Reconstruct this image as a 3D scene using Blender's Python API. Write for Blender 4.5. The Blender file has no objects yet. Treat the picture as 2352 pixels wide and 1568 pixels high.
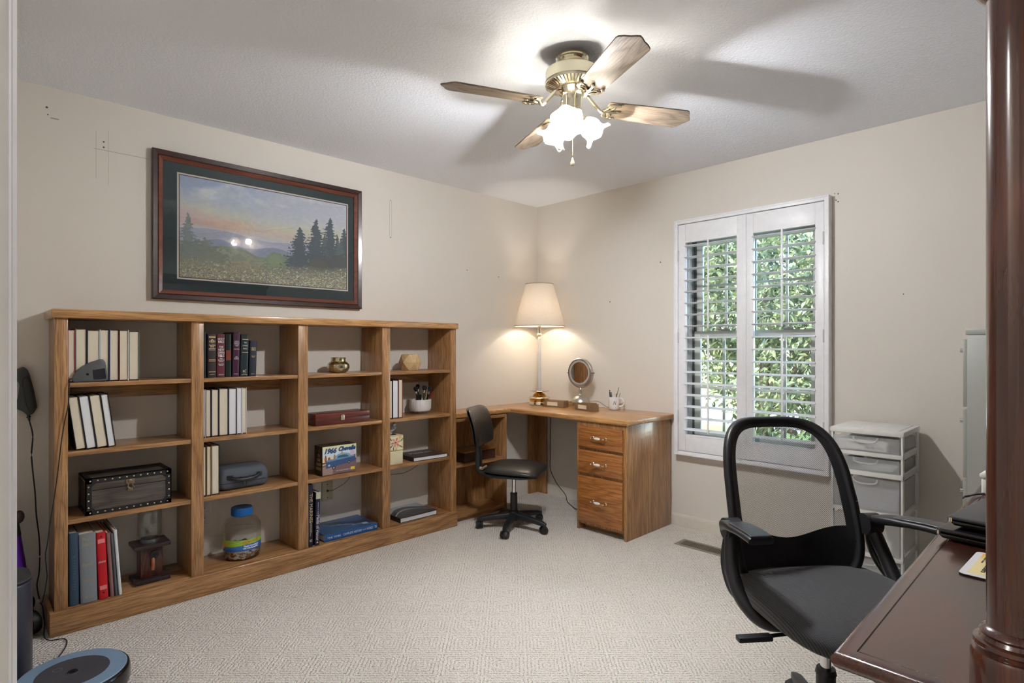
import bpy, bmesh, math, random
import numpy as np
from mathutils import Matrix, Vector, Euler
PI = math.pi
R_ = math.radians
random.seed(7)
scene = bpy.context.scene
COL = scene.collection

# ------------------------------------------------------------------ camera, world, sun, exposure
CAMX, CAMY, CAMZ = 3.399, -3.618, 1.236
cam_d = bpy.data.cameras.new('camera')
cam_d.sensor_width = 36.0
cam_d.lens = 1320.0 * 36.0 / 2352.0
cam_d.shift_y = 13.0 / 2352.0
cam_d.clip_start = 0.02
cam = bpy.data.objects.new('camera', cam_d)
COL.objects.link(cam)
cam.location = (CAMX, CAMY, CAMZ)
cam.rotation_euler = (R_(90), 0, R_(45.73))
scene.camera = cam

world = bpy.data.worlds.new('world')
scene.world = world
world.use_nodes = True
wn = world.node_tree
wn.nodes.clear()
w_out = wn.nodes.new('ShaderNodeOutputWorld')
w_bg = wn.nodes.new('ShaderNodeBackground')
w_sky = wn.nodes.new('ShaderNodeTexSky')
w_sky.sky_type = 'NISHITA'
w_sky.sun_disc = False
w_sky.sun_elevation = R_(48)
w_sky.sun_rotation = R_(200)
w_bg.inputs['Strength'].default_value = 1.0
wn.links.new(w_sky.outputs[0], w_bg.inputs[0])
wn.links.new(w_bg.outputs[0], w_out.inputs[0])

sun_d = bpy.data.lights.new('sun', 'SUN')
sun_d.energy = 5.0
sun_d.angle = R_(0.6)
sun_d.color = (1.0, 0.95, 0.86)
sun = bpy.data.objects.new('sun', sun_d)
COL.objects.link(sun)
sun.rotation_euler = Vector((0.25, 0.72, -0.75)).to_track_quat('-Z', 'Y').to_euler()

scene.view_settings.view_transform = 'Standard'
scene.view_settings.look = 'None'
scene.view_settings.exposure = 1.25
scene.view_settings.gamma = 1.0
scene.view_settings.use_curve_mapping = False
scene.cycles.max_bounces = 10
scene.cycles.diffuse_bounces = 5
scene.cycles.glossy_bounces = 4
scene.cycles.transmission_bounces = 6
scene.cycles.transparent_max_bounces = 24
scene.cycles.caustics_reflective = False
scene.cycles.caustics_refractive = False
scene.cycles.sample_clamp_indirect = 6.0
scene.cycles.use_denoising = True

FAN_W = 84.0      # radiant watts of each of the three fan bulbs
LAMP_W = 6.0     # table lamp bulb
HALL_FILL_W = 50.0     # fill light added in the unseen hallway behind the doorway
FAN_C = (0.97, 0.975, 1.0)
LAMP_C = (1.0, 0.90, 0.76)

def lamp_light(name, loc, w, color, radius, parent=None):
    d = bpy.data.lights.new(name, 'POINT')
    d.energy = w
    d.color = color
    d.shadow_soft_size = radius
    o = bpy.data.objects.new(name, d)
    COL.objects.link(o)
    o.location = loc
    if parent:
        o.parent = parent
    return o

# ------------------------------------------------------------------ material helpers
_M = {}
def newmat(name):
    m = bpy.data.materials.new(name)
    m.use_nodes = True
    nt = m.node_tree
    nt.nodes.clear()
    out = nt.nodes.new('ShaderNodeOutputMaterial')
    return m, nt, out

class G:
    def __init__(s, nt): s.nt = nt
    def n(s, t, **kw):
        x = s.nt.nodes.new(t)
        for k, v in kw.items(): setattr(x, k, v)
        return x
    def put(s, sock, v):
        if isinstance(v, bpy.types.NodeSocket): s.nt.links.new(v, sock)
        elif v is not None: sock.default_value = v
    def m(s, op, a, b=None, c=None):
        x = s.n('ShaderNodeMath', operation=op)
        for i, v in enumerate((a, b, c)): s.put(x.inputs[i], v)
        return x.outputs[0]
    def coord(s, kind='Object', scale=(1, 1, 1), rot=(0, 0, 0), loc=(0, 0, 0)):
        t = s.n('ShaderNodeTexCoord')
        mp = s.n('ShaderNodeMapping')
        mp.inputs['Scale'].default_value = scale
        mp.inputs['Rotation'].default_value = rot
        mp.inputs['Location'].default_value = loc
        s.nt.links.new(t.outputs[kind], mp.inputs[0])
        return mp.outputs[0]
    def noise(s, vec, scale=5, detail=3, rough=0.5, dist=0):
        x = s.n('ShaderNodeTexNoise')
        s.put(x.inputs['Vector'], vec)
        x.inputs['Scale'].default_value = scale
        x.inputs['Detail'].default_value = detail
        x.inputs['Roughness'].default_value = rough
        x.inputs['Distortion'].default_value = dist
        return x
    def voro(s, vec, scale=5, feature='F1'):
        x = s.n('ShaderNodeTexVoronoi', feature=feature)
        s.put(x.inputs['Vector'], vec)
        x.inputs['Scale'].default_value = scale
        return x
    def ramp(s, fac, stops):
        x = s.n('ShaderNodeValToRGB')
        s.put(x.inputs[0], fac)
        el = x.color_ramp.elements
        while len(el) < len(stops): el.new(0.5)
        for e, (p, c) in zip(el, stops):
            e.position = p
            e.color = (c[0], c[1], c[2], 1) if hasattr(c, '__len__') else (c, c, c, 1)
        return x.outputs[0]
    def mix(s, fac, a, b, blend='MIX'):
        x = s.n('ShaderNodeMix', data_type='RGBA', blend_type=blend)
        s.put(x.inputs[0], fac)
        for i, v in ((6, a), (7, b)):
            if isinstance(v, tuple) and len(v) == 3: v = (*v, 1)
            s.put(x.inputs[i], v)
        return x.outputs[2]
    def bump(s, h, strength=0.3, dist=0.002):
        x = s.n('ShaderNodeBump')
        x.inputs['Strength'].default_value = strength
        x.inputs['Distance'].default_value = dist
        s.put(x.inputs['Height'], h)
        return x.outputs[0]
    def bsdf(s, out, color, rough=0.5, metal=0, normal=None, spec=0.5, **kw):
        b = s.n('ShaderNodeBsdfPrincipled')
        if isinstance(color, tuple) and len(color) == 3: color = (*color, 1)
        s.put(b.inputs['Base Color'], color)
        s.put(b.inputs['Roughness'], rough)
        b.inputs['Metallic'].default_value = metal
        b.inputs['Specular IOR Level'].default_value = spec
        if normal is not None: s.put(b.inputs['Normal'], normal)
        for k, v in kw.items(): s.put(b.inputs[k.replace('_', ' ')], v)
        if out is not None: s.nt.links.new(b.outputs[0], out.inputs[0])
        return b

def srgb(*c):
    r = []
    for v in c:
        v /= 255.0
        r.append(v / 12.92 if v <= 0.04045 else ((v + 0.055) / 1.055) ** 2.4)
    return tuple(r)

def plain(name, color, rough=0.5, metal=0, spec=0.5, grain=0.0, gscale=200, **kw):
    """a lightly mottled procedural material"""
    if name in _M: return _M[name]
    m, nt, out = newmat(name)
    g = G(nt)
    v = g.coord()
    nz = g.noise(v, gscale if grain else 30, 2)
    k = 0.06 if not metal else 0.03
    c2 = tuple(x * (1 - 2 * k) for x in color)
    col = g.mix(nz.outputs[0], color, c2)
    nrm = g.bump(nz.outputs[0], grain, 0.001) if grain else None
    g.bsdf(out, col, rough, metal, nrm, spec, **kw)
    _M[name] = m
    return m

def wood(name, axis, light, dark, rough=0.32, figure=9.0, pores=0.5, coat=0.25, seed=0):
    if name in _M: return _M[name]
    m, nt, out = newmat(name)
    g = G(nt)
    lo = {'X': (0.9, 7, 7), 'Y': (7, 0.9, 7), 'Z': (7, 7, 0.9)}[axis]
    hi = {'X': (9, 330, 330), 'Y': (330, 9, 330), 'Z': (330, 330, 9)}[axis]
    md = {'X': (2.5, 60, 60), 'Y': (60, 2.5, 60), 'Z': (60, 60, 2.5)}[axis]
    v = g.coord('Object', lo, loc=(seed * 1.7, seed * 0.9, seed * 2.3))
    base = g.noise(v, 1.0, 2.5, 0.5, 0.35).outputs[0]
    rings = g.m('PINGPONG', g.m('MULTIPLY', base, figure), 0.5)
    rings = g.m('MULTIPLY', rings, 2.0)
    streak = g.noise(g.coord('Object', md), 1.0, 3, 0.6).outputs[0]
    pore = g.noise(g.coord('Object', hi), 1.0, 2, 0.6).outputs[0]
    c1 = g.mix(g.ramp(rings, [(0.0, 1.0), (0.3, 0.5), (1.0, 0.0)]), light, dark)
    c2 = g.mix(g.ramp(streak, [(0.35, 0.55), (0.7, 0.0)]), c1, dark)
    pm = g.ramp(pore, [(0.40, 1.0), (0.52, 0.0)])
    c3 = g.mix(g.m('MULTIPLY', pm, pores), c2, tuple(x * 0.42 for x in dark))
    nrm = g.bump(pore, 0.12, 0.0006)
    g.bsdf(out, c3, rough, 0, nrm, 0.45, Coat_Weight=coat, Coat_Roughness=0.12)
    _M[name] = m
    return m

OAK_L, OAK_D = srgb(194, 148, 99), srgb(150, 107, 66)
def oak(axis, v=0):
    l, d = OAK_L, OAK_D
    if v == 1: l, d = srgb(212, 164, 108), srgb(172, 124, 74)      # table top board
    if v == 2: l, d = srgb(190, 128, 70), srgb(148, 90, 44)      # drawer fronts
    return wood('oak_%s_%d' % (axis, v), axis, l, d, 0.30 if v == 1 else 0.36, figure=(9, 7, 11)[v], pores=0.65, coat=0.35, seed=v)
def mahog(axis):
    return wood('mahogany_' + axis, axis, srgb(98, 50, 34), srgb(56, 27, 20), 0.24, figure=5, pores=0.3, coat=0.8, seed=4)

def glass_thin(name, tint=(0.96, 0.98, 0.98), refl=1.45, rough=0.0, extra=0.0, cap=1.0):
    """clear pane: transparent with a Fresnel sheen"""
    if name in _M: return _M[name]
    m, nt, out = newmat(name)
    g = G(nt)
    fr = g.n('ShaderNodeFresnel'); fr.inputs['IOR'].default_value = refl
    nz = g.noise(g.coord(), 3.0, 2)
    f = g.m('MINIMUM', g.m('ADD', g.m('ADD', fr.outputs[0], extra), g.m('MULTIPLY', nz.outputs[0], 0.004)), cap)
    tr = g.n('ShaderNodeBsdfTransparent'); tr.inputs[0].default_value = (*tint, 1)
    gl = g.n('ShaderNodeBsdfGlossy'); gl.inputs['Roughness'].default_value = rough
    mx = g.n('ShaderNodeMixShader')
    nt.links.new(f, mx.inputs[0]); nt.links.new(tr.outputs[0], mx.inputs[1]); nt.links.new(gl.outputs[0], mx.inputs[2])
    nt.links.new(mx.outputs[0], out.inputs[0])
    _M[name] = m
    return m

def frosted(name, color, clear=0.35, transl=0.5, rough=0.3):
    """translucent plastic, cloth or frosted glass"""
    if name in _M: return _M[name]
    m, nt, out = newmat(name)
    g = G(nt)
    nz = g.noise(g.coord(), 60, 2)
    col = g.mix(nz.outputs[0], color, tuple(x * 0.9 for x in color))
    tr = g.n('ShaderNodeBsdfTransparent'); nt.links.new(col, tr.inputs[0])
    tl = g.n('ShaderNodeBsdfTranslucent'); nt.links.new(col, tl.inputs[0])
    pr = g.bsdf(None, col, rough, 0, None, 0.5)
    m1 = g.n('ShaderNodeMixShader'); m1.inputs[0].default_value = transl
    nt.links.new(pr.outputs[0], m1.inputs[1]); nt.links.new(tl.outputs[0], m1.inputs[2])
    m2 = g.n('ShaderNodeMixShader'); m2.inputs[0].default_value = clear
    nt.links.new(m1.outputs[0], m2.inputs[1]); nt.links.new(tr.outputs[0], m2.inputs[2])
    nt.links.new(m2.outputs[0], out.inputs[0])
    _M[name] = m
    return m

def emit(name, color, s):
    if name in _M: return _M[name]
    m, nt, out = newmat(name)
    g = G(nt)
    e = g.n('ShaderNodeEmission'); e.inputs[0].default_value = (*color, 1); e.inputs[1].default_value = s
    nt.links.new(e.outputs[0], out.inputs[0])
    _M[name] = m
    return m

def vcol(name, rough=0.5, coat=0.0, spec=0.4):
    """printed surface: colours laid down point by point as a colour attribute"""
    if name in _M: return _M[name]
    m, nt, out = newmat(name)
    g = G(nt)
    a = g.n('ShaderNodeAttribute'); a.attribute_name = 'print'
    nz = g.noise(g.coord(), 150, 2)
    col = g.mix(g.m('MULTIPLY', nz.outputs[0], 0.08), a.outputs[0], (0.5, 0.5, 0.5))
    g.bsdf(out, col, rough, 0, None, spec, Coat_Weight=coat, Coat_Roughness=0.1)
    _M[name] = m
    return m

# ------------------------------------------------------------------ mesh helpers
def BM(): return bmesh.new()

def merge(dst, src, mat=None):
    if mat is not None: bmesh.ops.transform(src, matrix=mat, verts=src.verts)
    me = bpy.data.meshes.new('t'); src.to_mesh(me); src.free()
    dst.from_mesh(me); bpy.data.meshes.remove(me)
    return dst

def box(bm, a, b, bev=0.0, seg=2, mat=None):
    t = BM()
    bmesh.ops.create_cube(t, size=1)
    for v in t.verts:
        v.co = Vector(((a[0] + b[0]) / 2 + v.co.x * (b[0] - a[0]), (a[1] + b[1]) / 2 + v.co.y * (b[1] - a[1]), (a[2] + b[2]) / 2 + v.co.z * (b[2] - a[2])))
    if bev: bmesh.ops.bevel(t, geom=t.edges[:], offset=bev, segments=seg, profile=0.5, affect='EDGES', clamp_overlap=True)
    return merge(bm, t, mat)

def cyl(bm, p0, p1, r0, r1=None, n=20, caps=True):
    r1 = r0 if r1 is None else r1
    p0, p1 = Vector(p0), Vector(p1)
    d = p1 - p0
    t = BM()
    bmesh.ops.create_cone(t, cap_ends=caps, cap_tris=False, segments=n, radius1=r0, radius2=r1, depth=d.length)
    q = d.to_track_quat('Z', 'Y').to_matrix().to_4x4()
    return merge(bm, t, Matrix.Translation((p0 + p1) / 2) @ q)

def ball(bm, c, r, sc=(1, 1, 1), n=16):
    t = BM()
    bmesh.ops.create_uvsphere(t, u_segments=n, v_segments=max(6, n // 2), radius=r)
    return merge(bm, t, Matrix.Translation(c) @ Matrix.Diagonal((*sc, 1)))

def lathe(bm, prof, c=(0, 0, 0), n=40, wob=None, mat=None):
    """prof: list of (r, z). wob(i_prof, theta)->(dr, dz)"""
    t = BM()
    rings = []
    for i, (r, z) in enumerate(prof):
        if r < 1e-6:
            rings.append([t.verts.new((0, 0, z))]); continue
        ring = []
        for k in range(n):
            th = 2 * PI * k / n
            dr, dz = wob(i, th) if wob else (0, 0)
            ring.append(t.verts.new(((r + dr) * math.cos(th), (r + dr) * math.sin(th), z + dz)))
        rings.append(ring)
    for a, b in zip(rings, rings[1:]):
        if len(a) == 1 and len(b) == 1: continue
        if len(a) == 1:
            for k in range(n): t.faces.new((a[0], b[(k + 1) % n], b[k]))
        elif len(b) == 1:
            for k in range(n): t.faces.new((a[k], a[(k + 1) % n], b[0]))
        else:
            for k in range(n): t.faces.new((a[k], a[(k + 1) % n], b[(k + 1) % n], b[k]))
    bmesh.ops.recalc_face_normals(t, faces=t.faces)
    M = Matrix.Translation(c)
    if mat is not None: M = M @ mat
    return merge(bm, t, M)

def catmull(pts, k=6):
    pts = [Vector(p) for p in pts]
    if len(pts) < 3: return pts
    P = [pts[0] * 2 - pts[1]] + pts + [pts[-1] * 2 - pts[-2]]
    out = []
    for i in range(1, len(P) - 2):
        for j in range(k):
            t = j / k
            a, b, c, d = P[i - 1], P[i], P[i + 1], P[i + 2]
            out.append(0.5 * ((2 * b) + (c - a) * t + (2 * a - 5 * b + 4 * c - d) * t * t + (3 * b - a - 3 * c + d) * t ** 3))
    out.append(pts[-1])
    return out

def sweep(bm, pts, prof, up=(0, 0, 1), scales=None, caps=True):
    """sweep a closed 2D profile [(side, up)] along pts"""
    pts = [Vector(p) for p in pts]
    up = Vector(up)
    rings = []
    for i, p in enumerate(pts):
        d = (pts[min(i + 1, len(pts) - 1)] - pts[max(i - 1, 0)]).normalized()
        s = d.cross(up)
        if s.length < 1e-4: s = d.cross(Vector((1, 0.1, 0)))
        s.normalize(); u = s.cross(d).normalized()
        k = scales[i] if scales else 1.0
        kx, ky = k if hasattr(k, '__len__') else (k, k)
        rings.append([bm.verts.new(p + s * (x * kx) + u * (y * ky)) for x, y in prof])
    n = len(prof)
    for a, b in zip(rings, rings[1:]):
        for k in range(n): bm.faces.new((a[k], a[(k + 1) % n], b[(k + 1) % n], b[k]))
    if caps:
        bm.faces.new(rings[0][::-1]); bm.faces.new(rings[-1])
    return bm

def tube(bm, pts, r, n=8, smooth=6, scales=None):
    if smooth: 
        pts = catmull(pts, smooth)
    prof = [(r * math.cos(2 * PI * k / n), r * math.sin(2 * PI * k / n)) for k in range(n)]
    return sweep(bm, pts, prof, scales=scales)

def prism(bm, poly, a, b, plane='XZ', bev=0.0, seg=2):
    """extrude 2D polygon between a and b along the missing axis"""
    t = BM()
    def P(u, v, w): return {'XZ': (u, w, v), 'YZ': (w, u, v), 'XY': (u, v, w)}[plane]
    f0 = [t.verts.new(P(u, v, a)) for u, v in poly]
    f1 = [t.verts.new(P(u, v, b)) for u, v in poly]
    n = len(poly)
    t.faces.new(f0[::-1]); t.faces.new(f1)
    for k in range(n): t.faces.new((f0[k], f0[(k + 1) % n], f1[(k + 1) % n], f1[k]))
    bmesh.ops.recalc_face_normals(t, faces=t.faces)
    if bev: bmesh.ops.bevel(t, geom=t.edges[:], offset=bev, segments=seg, profile=0.5, affect='EDGES', clamp_overlap=True)
    return merge(bm, t)

def rrect(w, h, r, n=5):
    """rounded rectangle outline centred on 0"""
    out = []
    for cx, cy, a0 in ((w / 2 - r, h / 2 - r, 0), (-w / 2 + r, h / 2 - r, 90), (-w / 2 + r, -h / 2 + r, 180), (w / 2 - r, -h / 2 + r, 270)):
        for k in range(n + 1):
            a = R_(a0 + 90 * k / n)
            out.append((cx + r * math.cos(a), cy + r * math.sin(a)))
    return out

def obj(name, bm, mat, parent=None, w=False, smooth=35, sub=0, solid=0.0):
    """link the bmesh as ONE mesh object; w=True: given in world coordinates"""
    if w and parent is not None:
        M = Matrix.Identity(4)
        chain = []
        p = parent
        while p is not None: chain.append(p); p = p.parent
        for p in reversed(chain): M = M @ p.matrix_basis
        bmesh.ops.transform(bm, matrix=M.inverted(), verts=bm.verts)
    me = bpy.data.meshes.new(name)
    if smooth:
        bm.normal_update()
        for f in bm.faces: f.smooth = True
        lim = R_(smooth)
        for e in bm.edges:
            if len(e.link_faces) == 2 and e.calc_face_angle(0) > lim: e.smooth = False
    bm.to_mesh(me); bm.free()
    me.materials.append(mat)
    o = bpy.data.objects.new(name, me)
    COL.objects.link(o)
    if parent is not None: o.parent = parent
    if solid:
        md = o.modifiers.new('s', 'SOLIDIFY'); md.thickness = solid; md.offset = 0
    if sub:
        md = o.modifiers.new('u', 'SUBSURF'); md.levels = sub; md.render_levels = sub
    return o

def tag(o, label, cat, group=None):
    o['label'] = label; o['category'] = cat
    if group: o['group'] = group
    return o

def thing(name, label, cat, loc=(0, 0, 0), rotz=0, group=None, rot=None):
    o = bpy.data.objects.new(name, None)
    COL.objects.link(o)
    o.empty_display_size = 0.05
    loc = (loc[0], loc[1], loc[2] + (0.0009 if loc[2] > 0.05 else 0.0))
    o.matrix_basis = Matrix.Translation(loc) @ (Euler(rot).to_matrix().to_4x4() if rot else Matrix.Rotation(rotz, 4, 'Z'))
    return tag(o, label, cat, group)

def struct(name, bm, mat, parent=None, **kw):
    o = obj(name, bm, mat, parent, **kw)
    if parent is None: o['kind'] = 'structure'
    return o

FX = Matrix(((0, 0, 1), (1, 0, 0), (0, 1, 0))).to_4x4()          # text on a face looking +X, reading along +Y
FXD = Matrix(((0, 0, 1), (0, 1, 0), (-1, 0, 0))).to_4x4()        # same face, reading downwards
FNY = Matrix(((1, 0, 0), (0, 0, -1), (0, 1, 0))).to_4x4()        # face looking -Y
FZ_X = Matrix.Identity(4)                                       # lying flat, reading along +X

def text(name, s, size, M, mat, parent, width=None, depth=0.0002, w=False, shear=0, bold=0, spacing=1.0, align='CENTER'):
    cu = bpy.data.curves.new('txt', 'FONT')
    cu.body = s; cu.size = size; cu.align_x = align; cu.align_y = 'CENTER'
    cu.extrude = depth; cu.offset = bold; cu.shear = shear; cu.space_line = 0.85; cu.resolution_u = 3
    cu.space_character = spacing
    t = bpy.data.objects.new('txt', cu); COL.objects.link(t)
    bpy.context.view_layer.update()
    me = bpy.data.meshes.new_from_object(t.evaluated_get(bpy.context.evaluated_depsgraph_get()))
    bpy.data.objects.remove(t); bpy.data.curves.remove(cu)
    bm = BM(); bm.from_mesh(me); bpy.data.meshes.remove(me)
    if width and bm.verts:
        xs = [v.co.x for v in bm.verts]
        k = width / max(1e-6, max(xs) - min(xs))
        for v in bm.verts: v.co.x *= k
    bmesh.ops.transform(bm, matrix=M, verts=bm.verts)
    return obj(name, bm, mat, parent, w=w, smooth=0)

def at(x, y, z, M): return Matrix.Translation((x, y, z)) @ M

def printed(name, W, H, nx, ny, fn, M, mat, parent, w=False):
    """flat printed sheet W x H whose colours come from fn(u, v) arrays (0..1, v up)"""
    u, v = np.meshgrid(np.linspace(0, 1, nx), np.linspace(0, 1, ny))
    rgb = np.clip(fn(u, v), 0, 1)
    co = np.stack([(u - .5) * W, (v - .5) * H, u * 0], -1).reshape(-1, 3)
    Mx = np.array(M)
    co = co @ Mx[:3, :3].T + Mx[:3, 3]
    i = np.arange((ny - 1) * nx).reshape(ny - 1, nx)[:, :-1].ravel()
    faces = np.stack([i, i + 1, i + nx + 1, i + nx], -1)
    me = bpy.data.meshes.new(name)
    me.from_pydata(co.tolist(), [], faces.tolist())
    a = me.color_attributes.new('print', 'FLOAT_COLOR', 'POINT')
    lin = np.where(rgb <= 0.04045, rgb / 12.92, ((rgb + 0.055) / 1.055) ** 2.4).reshape(-1, 3)
    a.data.foreach_set('color', np.concatenate([lin, np.ones((len(lin), 1))], 1).astype(np.float32).ravel())
    me.materials.append(mat)
    o = bpy.data.objects.new(name, me); COL.objects.link(o)
    if parent is not None:
        o.parent = parent
        if w:
            bpy.context.view_layer.update()
            me.transform(parent.matrix_world.inverted())
    return o

# ---- common materials
WHITE = plain('white_paint', srgb(226, 226, 226), 0.4)
BLACKP = plain('black_plastic', srgb(30, 31, 34), 0.42, grain=0.1, gscale=900)
BLACKS = plain('glossy_black', srgb(14, 14, 16), 0.15)
BRASS = plain('polished_brass', srgb(240, 232, 208), 0.14, 1.0)
CHROME = plain('chrome', srgb(225, 225, 228), 0.1, 1.0)
NICKEL = plain('brushed_nickel', srgb(196, 190, 182), 0.32, 1.0)
PAPER = plain('book_pages', srgb(222, 210, 188), 0.85, grain=0.3, gscale=400)
PAPERW = plain('book_pages_white', srgb(226, 226, 228), 0.85, grain=0.3, gscale=400)
GOLDINK = plain('gilt_lettering', srgb(225, 200, 150), 0.4, 0.3)
WHITEINK = plain('white_lettering', srgb(225, 225, 225), 0.6)
DARKINK = plain('dark_lettering', srgb(50, 50, 60), 0.6)
CORD = plain('black_cord', srgb(22, 20, 20), 0.5)
# ------------------------------------------------------------------ the room
RX, RY, RZ = 3.78, -3.60, 2.44      # room: x 0..RX, y RY..0

def wall_mat(name, color):
    m, nt, out = newmat(name)
    g = G(nt)
    v = g.coord()
    n1 = g.noise(v, 1.3, 3)
    col = g.mix(n1.outputs[0], tuple(x * 1.03 for x in color), tuple(x * 0.96 for x in color))
    n2 = g.noise(v, 140, 2)
    g.bsdf(out, col, 0.62, 0, g.bump(n2.outputs[0], 0.10, 0.001), 0.35)
    return m
WALLM = wall_mat('beige_wall', srgb(218, 212, 203))
TRIMM = plain('trim_paint', srgb(216, 210, 198), 0.4)
TRIMW = plain('door_trim_paint', srgb(245, 245, 247), 0.3)

def ceil_mat():
    m, nt, out = newmat('stippled_ceiling')
    g = G(nt)
    v = g.coord()
    a = g.noise(v, 85, 4, 0.65)
    b = g.voro(v, 120)
    h = g.m('ADD', g.ramp(a.outputs[0], [(0.42, 0.0), (0.62, 1.0)]), g.m('MULTIPLY', b.outputs[0], 0.4))
    g.bsdf(out, srgb(236, 239, 246), 0.8, 0, g.bump(h, 0.40, 0.003), 0.2)
    return m

def carpet_mat():
    m, nt, out = newmat('loop_carpet')
    g = G(nt)
    P = 0.165
    v = g.coord('Object', (1 / P, 1 / P, 1), rot=(0, 0, R_(-45.7)))
    # irregular yarn rows
    wob = g.noise(g.coord(), 55, 2)
    sp = g.n('ShaderNodeSeparateXYZ'); nt.links.new(v, sp.inputs[0])
    j = g.m('MULTIPLY', g.m('SUBTRACT', wob.outputs[0], 0.5), 0.09)
    ax = g.m('ABSOLUTE', g.m('SUBTRACT', g.m('FRACT', g.m('ADD', sp.outputs[0], j)), 0.5))
    ay = g.m('ABSOLUTE', g.m('SUBTRACT', g.m('FRACT', g.m('ADD', sp.outputs[1], j)), 0.5))
    mx = g.m('MAXIMUM', ax, ay)
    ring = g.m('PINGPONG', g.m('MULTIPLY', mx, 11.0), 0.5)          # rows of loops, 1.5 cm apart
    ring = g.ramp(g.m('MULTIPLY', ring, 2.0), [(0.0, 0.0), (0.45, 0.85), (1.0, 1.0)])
    loops = g.voro(g.coord('Object', (1, 1, 1), rot=(0, 0, R_(-45.7))), 125)
    lh = g.ramp(loops.outputs[0], [(0.0, 1.0), (0.75, 0.0)])
    h = g.m('ADD', g.m('MULTIPLY', ring, 0.55), g.m('MULTIPLY', lh, 0.6))
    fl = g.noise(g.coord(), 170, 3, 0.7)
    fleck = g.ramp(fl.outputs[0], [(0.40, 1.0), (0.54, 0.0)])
    loop_shade = g.ramp(loops.outputs[0], [(0.55, 0.0), (0.9, 1.0)])
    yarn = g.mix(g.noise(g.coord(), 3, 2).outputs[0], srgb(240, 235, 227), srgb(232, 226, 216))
    groove_shade = g.m('ADD', 0.30, g.m('MULTIPLY', g.m('SUBTRACT', 1.0, ring), 0.70))  # yarn flecks crowd into the row grooves to paint in their shade
    col = g.mix(g.m('MULTIPLY', fleck, groove_shade), yarn, srgb(158, 146, 130))
    col = g.mix(g.m('MULTIPLY', loop_shade, 0.25), col, srgb(150, 140, 126))  # shade between the loops painted as a darker tone
    g.bsdf(out, col, 0.95, 0, g.bump(h, 0.9, 0.009), 0.1)
    return m

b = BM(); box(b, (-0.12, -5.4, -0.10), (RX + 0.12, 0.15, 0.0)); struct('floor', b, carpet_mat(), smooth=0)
b = BM(); box(b, (-0.12, -5.4, RZ), (RX + 0.12, 0.15, RZ + 0.12)); struct('ceiling', b, ceil_mat(), smooth=0)
b = BM(); box(b, (-0.12, -5.4, 0), (0, 0.0, RZ)); WL = struct('wall_left', b, WALLM, smooth=0)
b = BM(); box(b, (RX, -5.4, 0), (RX + 0.12, 0.0, RZ)); struct('wall_right', b, WALLM, smooth=0)
# window wall with its opening
WX0, WX1, WZ0, WZ1 = 1.405, 2.26, 0.60, 1.99
b = BM()
box(b, (-0.12, 0, 0), (WX0, 0.15, RZ)); box(b, (WX1, 0, 0), (RX + 0.12, 0.15, RZ))
box(b, (WX0, 0, 0), (WX1, 0.15, WZ0)); box(b, (WX0, 0, WZ1), (WX1, 0.15, RZ))
WB = struct('wall_back', b, WALLM, smooth=0)
# entrance wall with the doorway the camera stands in
DX0, DX1, DZ = 2.868, 3.70, 2.06
b = BM()
box(b, (0, -3.72, 0), (DX0, RY, RZ)); box(b, (DX1, -3.72, 0), (RX, RY, RZ)); box(b, (DX0, -3.72, DZ), (DX1, RY, RZ))
struct('wall_front', b, WALLM, smooth=0)
b = BM(); box(b, (-0.12, -5.5, 0), (RX + 0.12, -5.4, RZ)); struct('wall_hall', b, WALLM, smooth=0)
# door casing: rounded profile round the doorway, projecting into the room
prof = [(0, 0), (0.058, 0), (0.058, 0.008), (0.050, 0.012), (0.034, 0.009), (0.024, 0.013), (0.010, 0.0165), (0.0, 0.0135)]
b = BM()
def casing(bm, pts, mirror=1):
    ring = []
    for (x, z, nx, nz) in pts:
        ring.append([bm.verts.new((x + nx * px, RY + py, z + nz * px)) for px, py in prof])
    for a_, b_ in zip(ring, ring[1:]):
        for k in range(len(prof)): bm.faces.new((a_[k], a_[(k + 1) % len(prof)], b_[(k + 1) % len(prof)], b_[k]))
    bm.faces.new(ring[0]); bm.faces.new(ring[-1][::-1])
casing(b, [(DX0 - 0.018, 0.0, -1, 0), (DX0 - 0.018, DZ + 0.0, -1, 1), (DX1 + 0.002, DZ + 0.0, 1, 1), (DX1 + 0.002, 0.0, 1, 0)])
box(b, (DX0 - 0.018, -3.74, 0), (DX0, RY + 0.012, DZ), 0.005); box(b, (DX1 - 0.016, -3.74, 0), (DX1, RY + 0.010, DZ), 0.004)
box(b, (DX0, -3.74, DZ - 0.016), (DX1, RY + 0.010, DZ), 0.004)
bmesh.ops.recalc_face_normals(b, faces=b.faces)
struct('trim_1', b, TRIMW)

def baseboard(name, pts, side):
    b = BM()
    pr = [(0, 0), (0.013, 0), (0.013, 0.062), (0.010, 0.074), (0.004, 0.082), (0, 0.082)]
    (x0, y0), (x1, y1) = pts
    n = Vector(side).to_3d()
    va = [b.verts.new(Vector((x0, y0, z)) + n * d) for d, z in pr]
    vb = [b.verts.new(Vector((x1, y1, z)) + n * d) for d, z in pr]
    for k in range(len(pr)): b.faces.new((va[k], va[(k + 1) % 6], vb[(k + 1) % 6], vb[k]))
    b.faces.new(va); b.faces.new(vb[::-1])
    bmesh.ops.recalc_face_normals(b, faces=b.faces)
    return struct(name, b, TRIMM)
baseboard('baseboard_left', ((0, -0.596), (0, -0.0)), (1, 0, 0))
baseboard('baseboard_left', ((0, -3.6), (0, -3.33)), (1, 0, 0))
baseboard('baseboard_back', ((0.013, 0), (RX, 0)), (0, -1, 0))
baseboard('baseboard_right', ((RX, -0.013), (RX, RY)), (-1, 0, 0))
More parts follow.
